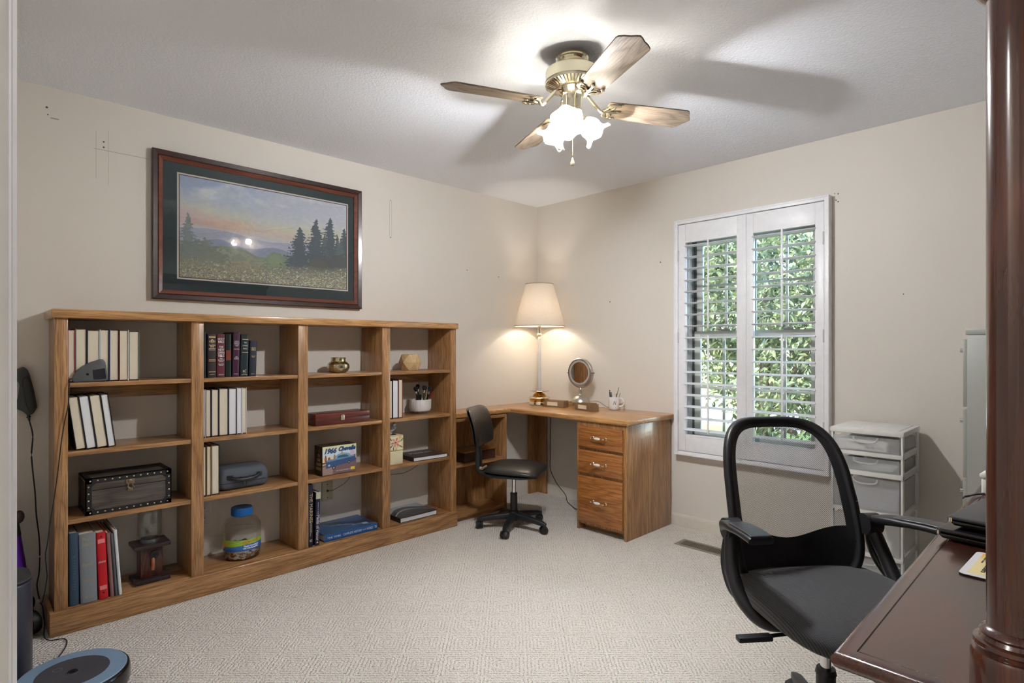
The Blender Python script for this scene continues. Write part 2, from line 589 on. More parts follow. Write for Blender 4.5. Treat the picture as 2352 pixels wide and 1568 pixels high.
baseboard('baseboard_front', ((0.013, RY), (DX0 - 0.09, RY)), (0, 1, 0))

# pencil lines and nail holes left on the walls
b = BM()
def mark(y, z, r=0.004): cyl(b, (0, y, z), (0.0015, y, z), r, r * 0.7, 8)
mark(-3.304, 2.343, .005); mark(-3.087, 2.237, .004); mark(-3.087, 2.211, .004); mark(-0.785, 1.827); mark(-0.456, 1.802, .005)
mark(-1.466, 2.241, .003); mark(-1.466, 1.987, .004); mark(-3.30, 2.31, .003)
obj('nail_hole', b, plain('hole_grey', srgb(95, 88, 80), 0.8), WL)
b = BM()
for (y0, z0, y1, z1) in ((-3.118, 2.284, -3.118, 2.052), (-3.069, 2.296, -3.069, 2.03), (-3.127, 2.197, -2.90, 2.196), (-1.475, 2.24, -1.475, 1.99), (-1.457, 2.24, -1.457, 1.99), (-3.29, 2.30, -3.26, 2.295)):
    box(b, (0, min(y0, y1) - 0.0006, min(z0, z1)), (0.0006, max(y0, y1) + 0.0006, max(z0, z1) + 0.001))
obj('pencil_line', b, plain('pencil_grey', srgb(168, 160, 148), 0.8), WL, smooth=0)
b = BM()
for x, z, r in ((1.204, 1.841, .005), (2.351, 2.11, .004), (2.333, 2.115, .003), (2.351, 2.065, .004), (2.34, 2.075, .004), (2.665, 1.518, .003), (0.765, 1.584, .005)):
    cyl(b, (x, 0, z), (x, -0.0015, z), r, r * 0.7, 8)
obj('nail_hole', b, _M['hole_grey'], WB)

# ------------------------------------------------------------------ window, shutters
win = bpy.data.objects.new('window_1', None); COL.objects.link(win); win.location = (1.83, 0.07, WZ0); win['kind'] = 'structure'
SASH = plain('sash_vinyl', srgb(205, 208, 200), 0.4)
SASHD = plain('sash_track', srgb(84, 88, 84), 0.5)
b = BM()
box(b, (WX0, 0.0, WZ0), (WX0 + 0.018, 0.15, WZ1)); box(b, (WX1 - 0.018, 0.0, WZ0), (WX1, 0.15, WZ1))
box(b, (WX0 + .018, 0.0005, WZ1 - 0.018), (WX1 - .018, 0.1495, WZ1)); box(b, (WX0 + .018, 0.0005, WZ0), (WX1 - .018, 0.1495, WZ0 + 0.02))
obj('window_frame', b, WHITE, win, w=True)
b = BM()
for x in (WX0 + 0.018, WX1 - 0.030):
    for k, yy in enumerate((0.050, 0.078, 0.106)):
        box(b, (x, yy, WZ0 + .02), (x + 0.012, yy + 0.007, WZ1 - .018))
obj('track', b, SASHD, win, w=True, smooth=0)
for (z0, z1, y0) in ((1.305, 1.972, 0.088), (0.62, 1.345, 0.056)):
    b = BM()
    xa, xb = WX0 + 0.030, WX1 - 0.030
    box(b, (xa, y0, z0), (xa + 0.042, y0 + 0.028, z1), 0.003); box(b, (xb - 0.042, y0, z0), (xb, y0 + 0.028, z1), 0.003)
    box(b, (xa + .041, y0 + .0006, z0 + .0005), (xb - .041, y0 + 0.0274, z0 + 0.04), 0.002); box(b, (xa + .041, y0 + .0006, z1 - 0.038), (xb - .041, y0 + 0.0274, z1 - .0005), 0.002)
    for x in (1.642, 1.838, 2.034): box(b, (x - 0.008, y0 + 0.006, z0 + .038), (x + 0.008, y0 + 0.020, z1 - .036), 0.002)
    zm = 1.656 if z0 > 1 else 0.962
    box(b, (xa + .04, y0 + 0.0068, zm - 0.008), (xb - .04, y0 + 0.0192, zm + 0.008), 0.002)
    s = obj('sash', b, SASH, win, w=True)
    b = BM(); box(b, (xa + 0.03, y0 + 0.012, z0 + 0.03), (xb - 0.03, y0 + 0.014, z1 - 0.03))
    obj('pane', b, glass_thin('window_glass'), s, w=True, smooth=0)
    if z0 < 1:
        for x in (1.66, 2.06):
            b = BM(); box(b, (x - 0.03, y0 - 0.004, z1), (x + 0.03, y0 + 0.024, z1 + 0.010), 0.003); cyl(b, (x, y0 + .01, z1 + .01), (x, y0 + .01, z1 + .02), .012)
            box(b, (x - 0.006, y0 - 0.014, z1 + 0.012), (x + 0.03, y0 + 0.002, z1 + 0.019), 0.002)
            obj('sash_lock', b, plain('lock_grey', srgb(170, 170, 160), .35, .6), s, w=True)

SH = plain('shutter_white', srgb(242, 243, 246), 0.35)
sh = thing('plantation_shutters', 'white plantation shutters in a white frame over the window', 'shutters', (1.83, -0.03, 0.503))
b = BM()
X0, X1, Z0, Z1 = 1.345, 2.318, 0.503, 2.100
for (a, c) in (((X0, -0.055, Z0), (X0 + 0.024, 0.0, Z1)), ((X1 - 0.024, -0.055, Z0), (X1, 0.0, Z1)), ((X0 + 0.0235, -0.0546, Z1 - 0.026), (X1 - 0.0235, 0.0, Z1 - .0005)), ((X0 + 0.0235, -0.0546, Z0 + .0005), (X1 - 0.0235, 0.0, Z0 + 0.024))):
    box(b, a, c, 0.003)
# raised outer lip
for (a, c) in (((X0 - .002, -0.059, Z0 - .002), (X0 + 0.007, 0.0, Z1 + .002)), ((X1 - 0.007, -0.059, Z0 - .002), (X1 + .002, 0.0, Z1 + .002)), ((X0 + .0065, -0.0586, Z1 - 0.007), (X1 - .0065, 0.0, Z1 + .0016)), ((X0 + .0065, -0.0586, Z0 - .0016), (X1 - .0065, 0.0, Z0 + 0.007))):
    box(b, a, c, 0.0015)
obj('outer_frame', b, SH, sh, w=True)
def louver(bm, x0, x1, z, tilt):
    pr = []
    for k in range(14):
        a = 2 * PI * k / 14
        u, v = 0.032 * math.cos(a), 0.0052 * math.sin(a)
        pr.append((u * math.cos(tilt) - v * math.sin(tilt), u * math.sin(tilt) + v * math.cos(tilt)))
    va = [bm.verts.new((x0, -0.030 + u, z + v)) for u, v in pr]; vb = [bm.verts.new((x1, -0.030 + u, z + v)) for u, v in pr]
    for k in range(14): bm.faces.new((va[k], vb[k], vb[(k + 1) % 14], va[(k + 1) % 14]))
    bm.faces.new(va[::-1]); bm.faces.new(vb)
LZ = [1.922 - 0.0777 * k for k in range(17)]
for (xa, xb, oa, ob, hx, rx) in ((1.372, 1.831, 1.424, 1.779, 1.372, 1.598), (1.834, 2.291, 1.885, 2.243, 2.291, 2.066)):
    b = BM()
    box(b, (xa, -0.046, 0.531), (oa, -0.016, 2.071), 0.002); box(b, (ob, -0.046, 0.531), (xb, -0.016, 2.071), 0.002)
    box(b, (oa, -0.044, 1.953), (ob, -0.018, 2.071), 0.002); box(b, (oa, -0.044, 0.531), (ob, -0.018, 0.637), 0.002)
    box(b, (oa, -0.0465, 1.945), (ob, -0.016, 1.956), 0.001); box(b, (oa, -0.0465, 0.634), (ob, -0.016, 0.645), 0.001)
    if xb < 1.9: box(b, (xb - 0.010, -0.052, 0.531), (xb + 0.012, -0.044, 2.071), 0.003)
    p = obj('panel', b, SH, sh, w=True)
    for zs, zr in ((LZ[:8], (1.36, 1.945)), (LZ[8:], (0.665, 1.312))):
        b = BM()
        for z in zs: louver(b, oa - 0.004, ob + 0.004, z, R_(-4 if z > 1.33 else 7))
        obj('louver_bank', b, SH, p, w=True)
        b = BM(); box(b, (rx - 0.006, -0.0725, zr[0]), (rx + 0.006, -0.0625, zr[1]), 0.003)
        obj('tilt_rod', b, SH, p, w=True)
    for z in (1.86, 1.30, 0.77):
        b = BM(); box(b, (hx - 0.005, -0.0555, z - 0.035), (hx + 0.005, -0.044, z + 0.035), 0.0015)
        cyl(b, (hx, -0.0555, z - 0.037), (hx, -0.0555, z + 0.037), 0.0035, n=10)
        obj('hinge', b, plain('hinge_white', srgb(205, 205, 208), .35), p, w=True)

# ------------------------------------------------------------------ outside
def grass_mat():
    m, nt, out = newmat('lawn_grass'); g = G(nt)
    n1 = g.noise(g.coord(), 2.0, 4); n2 = g.noise(g.coord(), 60, 3)
    c = g.mix(n1.outputs[0], srgb(120, 140, 70), srgb(170, 172, 108)); c = g.mix(n2.outputs[0], c, srgb(96, 118, 58))
    g.bsdf(out, c, 0.9, 0, g.bump(n2.outputs[0], .5, .02), .1); return m
b = BM(); box(b, (-30, 0.16, -0.75), (20, 40, -0.45)); struct('lawn', b, grass_mat(), smooth=0)
b = BM(); box(b, (-14, 8.2, -0.45), (12, 14.5, -0.43)); struct('driveway', b, plain('driveway_concrete', srgb(206, 196, 186), .9, grain=.4, gscale=40), smooth=0)
b = BM(); box(b, (-1.5, 0.9, -0.45), (4.0, 2.4, -0.40)); struct('mulch_bed', b, plain('mulch', srgb(120, 84, 62), .95, grain=.8, gscale=60), smooth=0)

def leaf_mat(name, c1, c2):
    m, nt, out = newmat(name); g = G(nt)
    n1 = g.noise(g.coord(), 6.0, 2)
    c = g.mix(g.ramp(n1.outputs[0], [(0.35, 0.0), (0.65, 1.0)]), c1, c2)
    b_ = g.bsdf(None, c, 0.35, 0, None, 0.5)
    tl = g.n('ShaderNodeBsdfTranslucent'); nt.links.new(c, tl.inputs[0])
    mx = g.n('ShaderNodeMixShader'); mx.inputs[0].default_value = 0.25
    nt.links.new(b_.outputs[0], mx.inputs[1]); nt.links.new(tl.outputs[0], mx.inputs[2]); nt.links.new(mx.outputs[0], out.inputs[0])
    return m
BARK = plain('bark', srgb(96, 82, 68), .9, grain=.8, gscale=40)
def tree(name, label, base, h, blobs, nleaf, L, mat, seed):
    rng = np.random.default_rng(seed)
    t = thing(name, label, 'tree', base)
    b = BM()
    bx, by, bz = base
    tube(b, [(bx, by, bz), (bx + .05, by, bz + h * .3), (bx - .04, by + .03, bz + h * .7)], 0.07, 8, 4, None)
    for k, (cx, cy, cz, rx, ry, rz) in enumerate(blobs):
        tube(b, [(bx, by, bz + h * .12 * (1 + k % 3)), ((bx + cx) / 2, (by + cy) / 2, (bz + h * .3 + cz) / 2), (cx, cy, cz)], 0.028, 6, 4)
    obj('trunk', b, BARK, t, w=True)
    V, F = [], []
    vol = np.array([r[3] * r[4] * r[5] for r in blobs]); pr_ = vol / vol.sum()
    for i in range(nleaf):
        cx, cy, cz, rx, ry, rz = blobs[rng.choice(len(blobs), p=pr_)]
        d = rng.normal(size=3); d /= np.linalg.norm(d); rr = rng.uniform(.35, 1) ** .6
        c = np.array([cx, cy, cz]) + d * rr * np.array([rx, ry, rz])
        ax = d * .6 + rng.normal(size=3) * .6 + np.array([0, 0, -.25]); ax /= np.linalg.norm(ax)
        nn = np.array([0, 0, 1.0]) + rng.normal(size=3) * .7; s = np.cross(ax, nn); s /= np.linalg.norm(s) + 1e-9; u = np.cross(s, ax)
        l = L * rng.uniform(.7, 1.25); w_ = l * .21
        k = len(V)
        V += [c, c + ax * l * .35 + s * w_ + u * .12 * l, c + ax * l * .7 + s * w_ * .8 + u * .1 * l, c + ax * l, c + ax * l * .7 - s * w_ * .8 + u * .1 * l, c + ax * l * .35 - s * w_ + u * .12 * l, c + ax * l * .5]
        F += [(k, k + 1, k + 6), (k + 1, k + 2, k + 6), (k + 2, k + 3, k + 6), (k + 3, k + 4, k + 6), (k + 4, k + 5, k + 6), (k + 5, k, k + 6)]
    me = bpy.data.meshes.new('foliage')
    me.from_pydata((np.array(V) - np.array(base)).tolist(), [], F)
    me.materials.append(mat)
    o = bpy.data.objects.new('foliage', me); COL.objects.link(o); o.parent = t
    return t
LEAF1 = leaf_mat('magnolia_leaf', srgb(66, 84, 62), srgb(146, 152, 106))
LEAF2 = leaf_mat('dark_leaf', srgb(56, 74, 66), srgb(88, 104, 84))
tree('broadleaf_tree', 'broadleaf evergreen with glossy yellow green leaves close outside the window', (0.75, 2.9, -0.45), 3.0,
     [(0.9, 2.6, 1.9, .95, .7, .8), (0.1, 2.9, 1.7, .9, .8, .85), (1.4, 2.5, 1.3, .75, .6, .8), (0.9, 2.7, 0.9, .8, .6, .55), (0.2, 3.1, 2.7, 1.0, .8, .6), (1.2, 2.6, 0.35, .6, .5, .5), (-0.7, 3.2, 2.2, .7, .6, .9), (1.9, 2.8, 2.0, .7, .6, .9)], 15000, 0.088, LEAF1, 3)
tree('broadleaf_tree', 'darker leafy tree behind the broadleaf evergreen outside', (-0.6, 6.4, -0.45), 4.4,
     [(-0.8, 6.4, 2.2, 1.8, 1, 1.3), (0.8, 6.6, 1.9, 1.6, 1, 1.2), (-2.4, 6.8, 2.4, 1.4, 1, 1.1), (0.4, 6.4, 1.0, 1.2, .8, .8), (-1.6, 6.8, 3.2, 1.2, .8, .8)], 9000, 0.14, LEAF2, 5)

# unseen fill light, added under the hallway ceiling to brighten the room
h = thing('hall_fill_light', 'round flush fill light added in the unseen hallway outside the doorway', 'fill light', (2.6, -4.6, RZ))
b = BM(); lathe(b, [(0, -0.09), (0.09, -0.085), (0.14, -0.06), (0.16, -0.02), (0.16, -0.005)], n=32); obj('fill_light_bowl', b, frosted('opal_glass', (0.9, 0.88, 0.82), 0.5, 0.6), h)
b = BM(); lathe(b, [(0, 0), (0.17, 0), (0.17, -0.012), (0.155, -0.016), (0, -0.016)], n=32); obj('fill_light_plate', b, BRASS, h)
lamp_light('hall_fill_bulb', (0, 0, -0.055), HALL_FILL_W, FAN_C, 0.04, h)
# ------------------------------------------------------------------ oak bookcase along the left wall
POSTS = [(-3.304, -3.257), (-2.773, -2.717), (-2.234, -2.177), (-1.696, -1.639), (-1.159, -1.111)]
SH_Z = (1.081, 0.780, 0.484)
bc = thing('bookcase', 'long waist-high oak bookcase with four bays of shelves along the left wall', 'bookcase', (0.14, -2.21, 0))
b = BM(); box(b, (0.003, -3.314, 1.362), (0.292, -1.105, 1.400), 0.005, 2); obj('top', b, oak('Y', 1), bc, w=True)
for (y0, y1) in POSTS:
    b = BM()
    box(b, (0.014, y0 + (0.006 if y0 < -3.3 else 0), 0.0), (0.252, y1, 1.362), 0.001)
    box(b, (0.252, y0, 0.0), (0.271, y1, 1.362), 0.002)
    obj('upright', b, oak('Z'), bc, w=True)
for (a, c) in zip(POSTS, POSTS[1:]):
    for z in SH_Z:
        b = BM(); box(b, (0.004, a[1], z - 0.020), (0.266, c[0], z), 0.0015); obj('shelf', b, oak('Y'), bc, w=True)
    b = BM(); box(b, (0.004, a[1], 0.082), (0.262, c[0], 0.104), 0.001); obj('bottom_shelf', b, oak('Y'), bc, w=True)
    b = BM(); box(b, (0.002, a[1], 0.990), (0.021, c[0], 1.061), 0.001); obj('back_rail', b, oak('Y'), bc, w=True)
b = BM(); box(b, (0.271, -3.322, 0.0), (0.290, -1.112, 0.104), 0.005, 3); box(b, (0.02, -3.322, 0.0), (0.271, -3.304, 0.104), 0.004)
obj('plinth', b, oak('Y'), bc, w=True)

# low bookcase continuing under the desk top
lc = thing('low_bookcase', 'low oak bookcase under the desk top beside the tall bookcase', 'bookcase', (0.12, -0.84, 0))
b = BM(); box(b, (0.004, -1.105, 0), (0.244, -1.086, 0.730), 0.001); obj('side_panel', b, oak('Z'), lc, w=True)
b = BM(); box(b, (0.004, -0.618, 0), (0.244, -0.598, 0.730), 0.001); obj('side_panel', b, oak('Z'), lc, w=True)
b = BM(); box(b, (0.004, -1.086, 0.03), (0.012, -0.618, 0.730)); obj('back_panel', b, oak('Z'), lc, w=True)
b = BM(); box(b, (0.012, -1.086, 0.386), (0.240, -0.618, 0.405), 0.001); obj('shelf', b, oak('Y'), lc, w=True)
b = BM(); box(b, (0.012, -1.086, 0.030), (0.242, -0.618, 0.050), 0.001); obj('bottom_shelf', b, oak('Y'), lc, w=True)
b = BM(); box(b, (0.20, -1.086, 0.0), (0.218, -0.618, 0.030)); obj('toe_kick', b, oak('Y'), lc, w=True)
b = BM(); box(b, (0.225, -1.086, 0.708), (0.242, -0.618, 0.730), 0.001); obj('top_rail', b, oak('Y'), lc, w=True)

# L-shaped desk top
DT = 0.772
dt = thing('worktop', 'L-shaped oak worktop with a rounded edge in the corner of the room', 'worktop', (0.3, -0.3, 0.736))
b = BM()
prism(b, [(0.003, -0.003), (0.003, -1.104), (0.252, -1.104), (0.252, -0.572), (1.318, -0.572), (1.318, -0.003)], 0.736, DT, 'XY', 0.009, 3)
obj('board', b, oak('X', 1), dt, w=True)
# corner support, two boards
cs = thing('corner_support', 'dark oak corner leg of two boards under the desk top', 'desk support', (0.02, -0.02, 0))
b = BM(); box(b, (0.014, -0.135, 0), (0.032, -0.014, 0.735), 0.001); obj('board', b, oak('Z'), cs, w=True)
b = BM(); box(b, (0.032, -0.032, 0), (0.132, -0.014, 0.735), 0.001); obj('board', b, oak('Z'), cs, w=True)

# drawer pedestal
dp = thing('drawer_pedestal', 'oak three-drawer pedestal under the right end of the corner desk', 'drawer cabinet', (1.1, -0.29, 0))
b = BM()
box(b, (0.896, -0.556, 0.0), (0.914, -0.02, 0.735), 0.001); box(b, (1.278, -0.556, 0.0), (1.299, -0.02, 0.735), 0.001)
box(b, (0.914, -0.03, 0.06), (1.278, -0.02, 0.735))
obj('carcass', b, oak('Z'), dp, w=True)
b = BM()
for z0, z1 in ((.705, .735), (.545, .562), (.372, .392), (.045, .066)): box(b, (0.930, -0.5556, z0), (1.264, -0.5354, z1))
box(b, (0.914, -0.556, 0.045), (0.930, -0.535, 0.735)); box(b, (1.264, -0.556, 0.045), (1.278, -0.535, 0.735))
obj('front_frame', b, oak('Z'), dp, w=True)
b = BM(); box(b, (0.914, -0.49, 0.0), (1.278, -0.475, 0.05)); obj('toe_kick', b, oak('X'), dp, w=True)
PORC = plain('porcelain', srgb(235, 232, 228), 0.12)
for (z0, z1) in ((0.562, 0.706), (0.392, 0.545), (0.064, 0.372)):
    t_ = BM()
    bmesh.ops.create_cube(t_, size=1)
    for v in t_.verts: v.co = Vector((0.918 + (v.co.x + .5) * 0.358, -0.576 + (v.co.y + .5) * 0.019, z0 + (v.co.z + .5) * (z1 - z0)))
    fe = [e for e in t_.edges if all(v.co.y < -0.57 for v in e.verts)]
    bmesh.ops.bevel(t_, geom=fe, offset=0.008, segments=3, profile=0.4, affect='EDGES')
    d = obj('drawer', t_, oak('X', 2), dp, w=True)
    zc = 0.637 if z0 > .5 else (0.466 if z0 > .3 else 0.216)
    b = BM()
    for sx in (-1, 1):
        lathe(b, [(0, .003), (.008, .003), (.009, 0), (.005, -.004), (.004, -.02)], (1.100 + sx * 0.050, -0.576, zc), 12, None, Matrix.Rotation(R_(90), 4, 'X').inverted())
        tube(b, [(1.100 + sx * 0.050, -0.579, zc), (1.100 + sx * 0.050, -0.600, zc), (1.100 + sx * 0.040, -0.603, zc), (1.100 + sx * 0.024, -0.603, zc)], 0.0042, 8, 4)
    ball(b, (1.05, -0.603, zc), 0.006); ball(b, (1.15, -0.603, zc), 0.006); cyl(b, (1.05, -0.603, zc), (1.15, -0.603, zc), 0.0025, n=8)
    hd = obj('handle', b, BRASS, d, w=True)
    b = BM(); lathe(b, [(0, -.027), (.004, -.026), (.0085, -.012), (.0095, 0), (.0085, .012), (.004, .026), (0, .027)], (1.100, -0.603, zc), 16, None, Matrix.Rotation(R_(90), 4, 'Y'))
    g_ = obj('grip', b, PORC, hd, w=True); g_['label'] = 'white porcelain grip'

# ------------------------------------------------------------------ books
def book(name, label, y0, y1, z, h, xf, dep, cover, out='pages', pages=PAPER, lean=0.0, title=(), board=0.0028, group=None, bands=(), other=None, rough=.5, hub=0.0):
    """hardback standing on a shelf. out='pages': fore-edge to the room, 'spine': spine to the room. y0..y1 at the foot"""
    wy = y1 - y0
    cm = plain('cover_' + label.replace(' ', '_')[:40], srgb(*cover), rough, grain=.15, gscale=500)
    t = thing(name, label, 'book', (xf - dep / 2, (y0 + y1) / 2, z), 0, group, rot=(lean, 0, 0))
    dz = abs(math.sin(lean)) * wy / 2
    t.matrix_basis = Matrix.Translation((xf - dep / 2, (y0 + y1) / 2, z + dz + 0.0009)) @ Matrix.Rotation(lean, 4, 'X')
    b = BM(); X = dep / 2; Y = wy / 2
    box(b, (-X, -Y, 0), (X, -Y + board, h), 0.0006, 1); box(b, (-X, Y - board, 0), (X, Y, h), 0.0006, 1)
    sx = X if out == 'spine' else -X
    # slightly rounded spine
    n = 8
    pts = []
    for k in range(n + 1):
        a = -PI / 2 + PI * k / n
        pts.append((sx + (1 if out == 'spine' else -1) * 0.005 * math.cos(a), (Y - 0.0003) * math.sin(a)))
    pts += [(sx - (1 if out == 'spine' else -1) * 0.003, Y - .0003), (sx - (1 if out == 'spine' else -1) * 0.003, -Y + .0003)]
    prism(b, pts, 0, h, 'XY')
    obj('cover', b, cm, t)
    if other:
        b = BM(); box(b, (-X, Y - board - .0002, 0), (X + .0004, Y + .0003, h + .0004)); obj('jacket_edge', b, plain('jacket_%d_%d_%d' % other, srgb(*other), .3), t, smooth=0)
    b = BM()
    ins = 0.004
    xa, xb = (-X + 0.002, X - ins) if out == 'pages' else (-X + ins, X - 0.002)
    box(b, (xa, -Y + board, ins), (xb, Y - board, h - ins), 0.001, 1)
    obj('pages', b, pages, t)
    for i, (s, zz, size, ww, mt, down) in enumerate(title):
        M = at(X + 0.0053, 0, zz * h, FXD if down else FX)
        text('title', s, size, M, mt, t, width=ww)
    for zz in bands:
        b = BM(); box(b, (X + 0.0046, -wy * .38, zz * h - .0012), (X + 0.0056, wy * .38, zz * h + .0012)); obj('gilt_band', b, GOLDINK, t, smooth=0)
    return t

g1 = 'books on the top shelf of the left bay, page edges out'
specs = [  # y0,y1,h,cover,other, words
    (-3.2565, -3.2285, .232, (150, 30, 52), (150, 30, 52), 'dark red', 'first from the left beside the end upright'),
    (-3.2280, -3.1875, .236, (120, 150, 145), (22, 22, 34), 'grey green', 'second from the left, with coarse ragged pages'),
    (-3.1870, -3.1400, .231, (26, 30, 50), (170, 176, 186), 'navy', 'third from the left behind the grey device'),
    (-3.1395, -3.1050, .234, (200, 200, 205), (22, 24, 60), 'silver', 'fourth from the left behind the grey device'),
    (-3.1045, -3.0675, .234, (60, 90, 120), (24, 18, 26), 'blue grey', 'third from the right of its row'),
    (-3.0670, -3.0305, .233, (140, 30, 30), (212, 212, 216), 'red black', 'second from the right of its row'),
    (-3.0300, -2.9880, .229, (18, 24, 50), (96, 110, 104), 'navy', 'last at the right end of its row')]
for (y0, y1, hh, c, o2, cw, wd) in specs:
    book('book', '%s hardback on the top left shelf, %s' % (cw, wd), y0, y1, 1.081, hh, .250, .160, c, other=o2, group=g1)
g2 = 'leaning books on the second shelf of the left bay'
lean = R_(7.2)
for i, (y0, y1, c, wd) in enumerate(((-3.2265, -3.1890, (14, 14, 18), 'leftmost against the end upright'), (-3.1885, -3.1510, (24, 24, 46), 'second from left'),
                                 (-3.1505, -3.1090, (28, 40, 90), 'third from left, red mark low on it'), (-3.1085, -3.0790, (196, 196, 200), 'outermost with a pale cover'))):
    book('book', 'thick leaning hardback on second left shelf, ' + wd, y0, y1, .780, .236 + .002 * i, .250, .165, c, lean=lean, group=g2, pages=PAPERW if i in (1, 3) else PAPER)
# spines outward, second bay top shelf
g3 = 'bibles on the top shelf of the second bay'
book('book', 'narrow black book at the left end of the dark spines, beside the upright', -2.7150, -2.6975, 1.081, .233, .240, .16, (20, 26, 36), 'spine', group=g3)
book('book', 'dark brown amplified bible with gold bands on its spine', -2.6930, -2.6510, 1.081, .222, .245, .16, (42, 28, 34), 'spine', group=g3, bands=(.94, .915, .66, .63, .41, .38, .13),
     title=(('Amplified', .74, .011, .031, GOLDINK, 0), ('Bible', .705, .011, .018, GOLDINK, 0), ('8', .83, .024, .012, GOLDINK, 0), ('o o', .83, .018, .030, GOLDINK, 0), ('ZONDERVAN', .07, .006, .024, GOLDINK, 0)))
book('book', 'maroon bible with large white title lettering on its spine', -2.6500, -2.6110, 1.081, .221, .248, .16, (92, 26, 38), 'spine', group=g3,
     title=(('HOLY\nBIBLE', .85, .017, .031, WHITEINK, 0), ('THE\nNEW\nOPEN\nBIBLE', .60, .017, .030, WHITEINK, 0), ('\u25b2', .49, .012, .012, WHITEINK, 0), ('New\nKing James\nVersion', .40, .009, .030, WHITEINK, 0), ('RED LETTER\nEDITION', .29, .007, .026, WHITEINK, 0), ('NELSON', .06, .009, .024, WHITEINK, 0)))
t = book('book', 'black green book with a red label square on its spine', -2.6075, -2.5765, 1.081, .222, .240, .16, (20, 30, 28), 'spine', group=g3, rough=.3)
b = BM(); box(b, (.0840, -.012, .086), (.0853, .012, .138)); obj('spine_label', b, plain('red_label', srgb(112, 40, 20), .5), t, smooth=0)
book('book', 'purple maroon bible with small white lettering, taller than its neighbours', -2.5740, -2.5400, 1.081, .232, .245, .16, (66, 28, 56), 'spine', group=g3, lean=R_(-1.4), rough=.3,
     title=(('HOLY', .79, .010, .024, WHITEINK, 0), ('BIBLE', .75, .010, .025, WHITEINK, 0), ('CONCORDANCE\nEDITION', .70, .006, .022, WHITEINK, 0), ('NEW\nAMERICAN\nSTANDARD', .42, .007, .022, WHITEINK, 0), ('HOLMAN', .06, .006, .020, WHITEINK, 0)), bands=(.62,))
book('book', 'dark green living bible leaning slightly, with an arrow at the foot of its spine', -2.5350, -2.4960, 1.081, .221, .245, .16, (34, 46, 50), 'spine', group=g3, lean=R_(-1.6), rough=.28,
     title=(('THE', .80, .011, .014, WHITEINK, 0), ('LIVING', .73, .011, .025, WHITEINK, 0), ('BIBLE', .66, .011, .020, WHITEINK, 0), ('\u2199', .14, .022, .016, WHITEINK, 0), ('Tyndale', .08, .006, .018, WHITEINK, 0)), bands=(.88, .57, .04))
book('book', 'short navy bible at the right end of the dark spines', -2.4900, -2.4530, 1.081, .189, .242, .15, (28, 34, 48), 'spine', group=g3, lean=R_(-1.8),
     title=(('HOLY\nBIBLE', .76, .011, .024, GOLDINK, 0), ('Reference\nEdition', .55, .006, .020, GOLDINK, 0), ('NELSON', .06, .006, .018, GOLDINK, 0)))
g4 = 'books on the second shelf of the second bay, page edges out'
for (y0, y1, hh, c, pg, ww) in ((-2.7160, -2.7030, .243, (226, 226, 228), PAPERW, 'thin white book, pages out, first on the second shelf beside the upright'),
                            (-2.7020, -2.6760, .240, (20, 20, 30), PAPER, 'slim black hardback, pages out, second from left below the bibles'),
                            (-2.6750, -2.6405, .240, (26, 24, 50), PAPER, 'navy hardback, pages out, third from left below the bibles, red on its jacket'),
                            (-2.6395, -2.5940, .243, (26, 24, 50), PAPER, 'thickest navy hardback, pages out, fourth from left below the bibles'),
                            (-2.5930, -2.5530, .241, (30, 30, 66), PAPERW, 'white-paged navy hardback, fifth from left below the bibles'),
                            (-2.5520, -2.5265, .243, (214, 214, 220), PAPERW, 'white-paged hardback with pale boards, second from the right below the bibles'),
                            (-2.5260, -2.5030, .242, (206, 208, 214), PAPER, 'cream-paged hardback at the right end of the row below the bibles')):
    book('book', ww, y0, y1, .780, hh, .250, .165, c, group=g4, pages=pg)
g5 = 'books on the third shelf of the second bay'
for (y0, y1, hh, c, o2, ww) in ((-2.7160, -2.6985, .250, (16, 16, 20), None, 'black hardback, pages out, left of three beside the grey case'),
                            (-2.6975, -2.6755, .250, (150, 122, 40), (150, 122, 40), 'hardback with a mustard board, middle of three beside the grey case'),
                            (-2.6745, -2.6370, .251, (18, 18, 24), None, 'black hardback, pages out, touching the grey case')):
    book('book', ww, y0, y1, .484, hh, .250, .170, c, group=g5, other=o2)
# albums, bottom left
g6 = 'albums and binders on the bottom shelf of the left bay'
book('photo_album', 'dark blue leatherette album with a rounded spine at the end upright', -3.2515, -3.2175, .104, .318, .258, .23, (52, 72, 92), 'spine', group=g6, lean=R_(0.3), title=(('ILLUSTRATED', .45, .016, .15, plain('blue_ink', srgb(70, 92, 112), .5), 1),))
t = book('photo_album', 'wide grey album with faded gold lettering on its spine', -3.2115, -3.1510, .104, .306, .262, .23, (128, 132, 138), 'spine', group=g6, lean=R_(1.3),
     title=(('Photo\nAlbum', .88, .026, .040, plain('faded_gilt', srgb(158, 152, 118), .6), 0), ('Family', .55, .022, .040, _M['faded_gilt'], 0), ('Holidays', .32, .016, .034, _M['faded_gilt'], 0), ('Vol', .08, .014, .03, _M['faded_gilt'], 0)))
t = book('ring_binder', 'bright red binder reading photos on its spine', -3.1455, -3.1100, .104, .300, .262, .23, (196, 14, 30), 'spine', group=g6, lean=R_(2.2), rough=.4,
     title=(('photos', .56, .015, .026, WHITEINK, 0),))
for zz in (.84, .14):
    b = BM(); box(b, (.1195, -.013, .30 * zz), (.1206, .013, .30 * zz + .018)); obj('spine_label', b, plain('pale_red_label', srgb(226, 130, 130), .5), t, smooth=0)
b = BM(); cyl(b, (.1195, 0, .281), (.1206, 0, .281), .004); cyl(b, (.1195, 0, .028), (.1206, 0, .028), .004); obj('finger_hole', b, BLACKS, t)
book('photo_album', 'slim mottled pink brown album right of the red binder', -3.1035, -3.0885, .104, .292, .262, .23, (140, 98, 96), 'spine', group=g6, lean=R_(3.2))
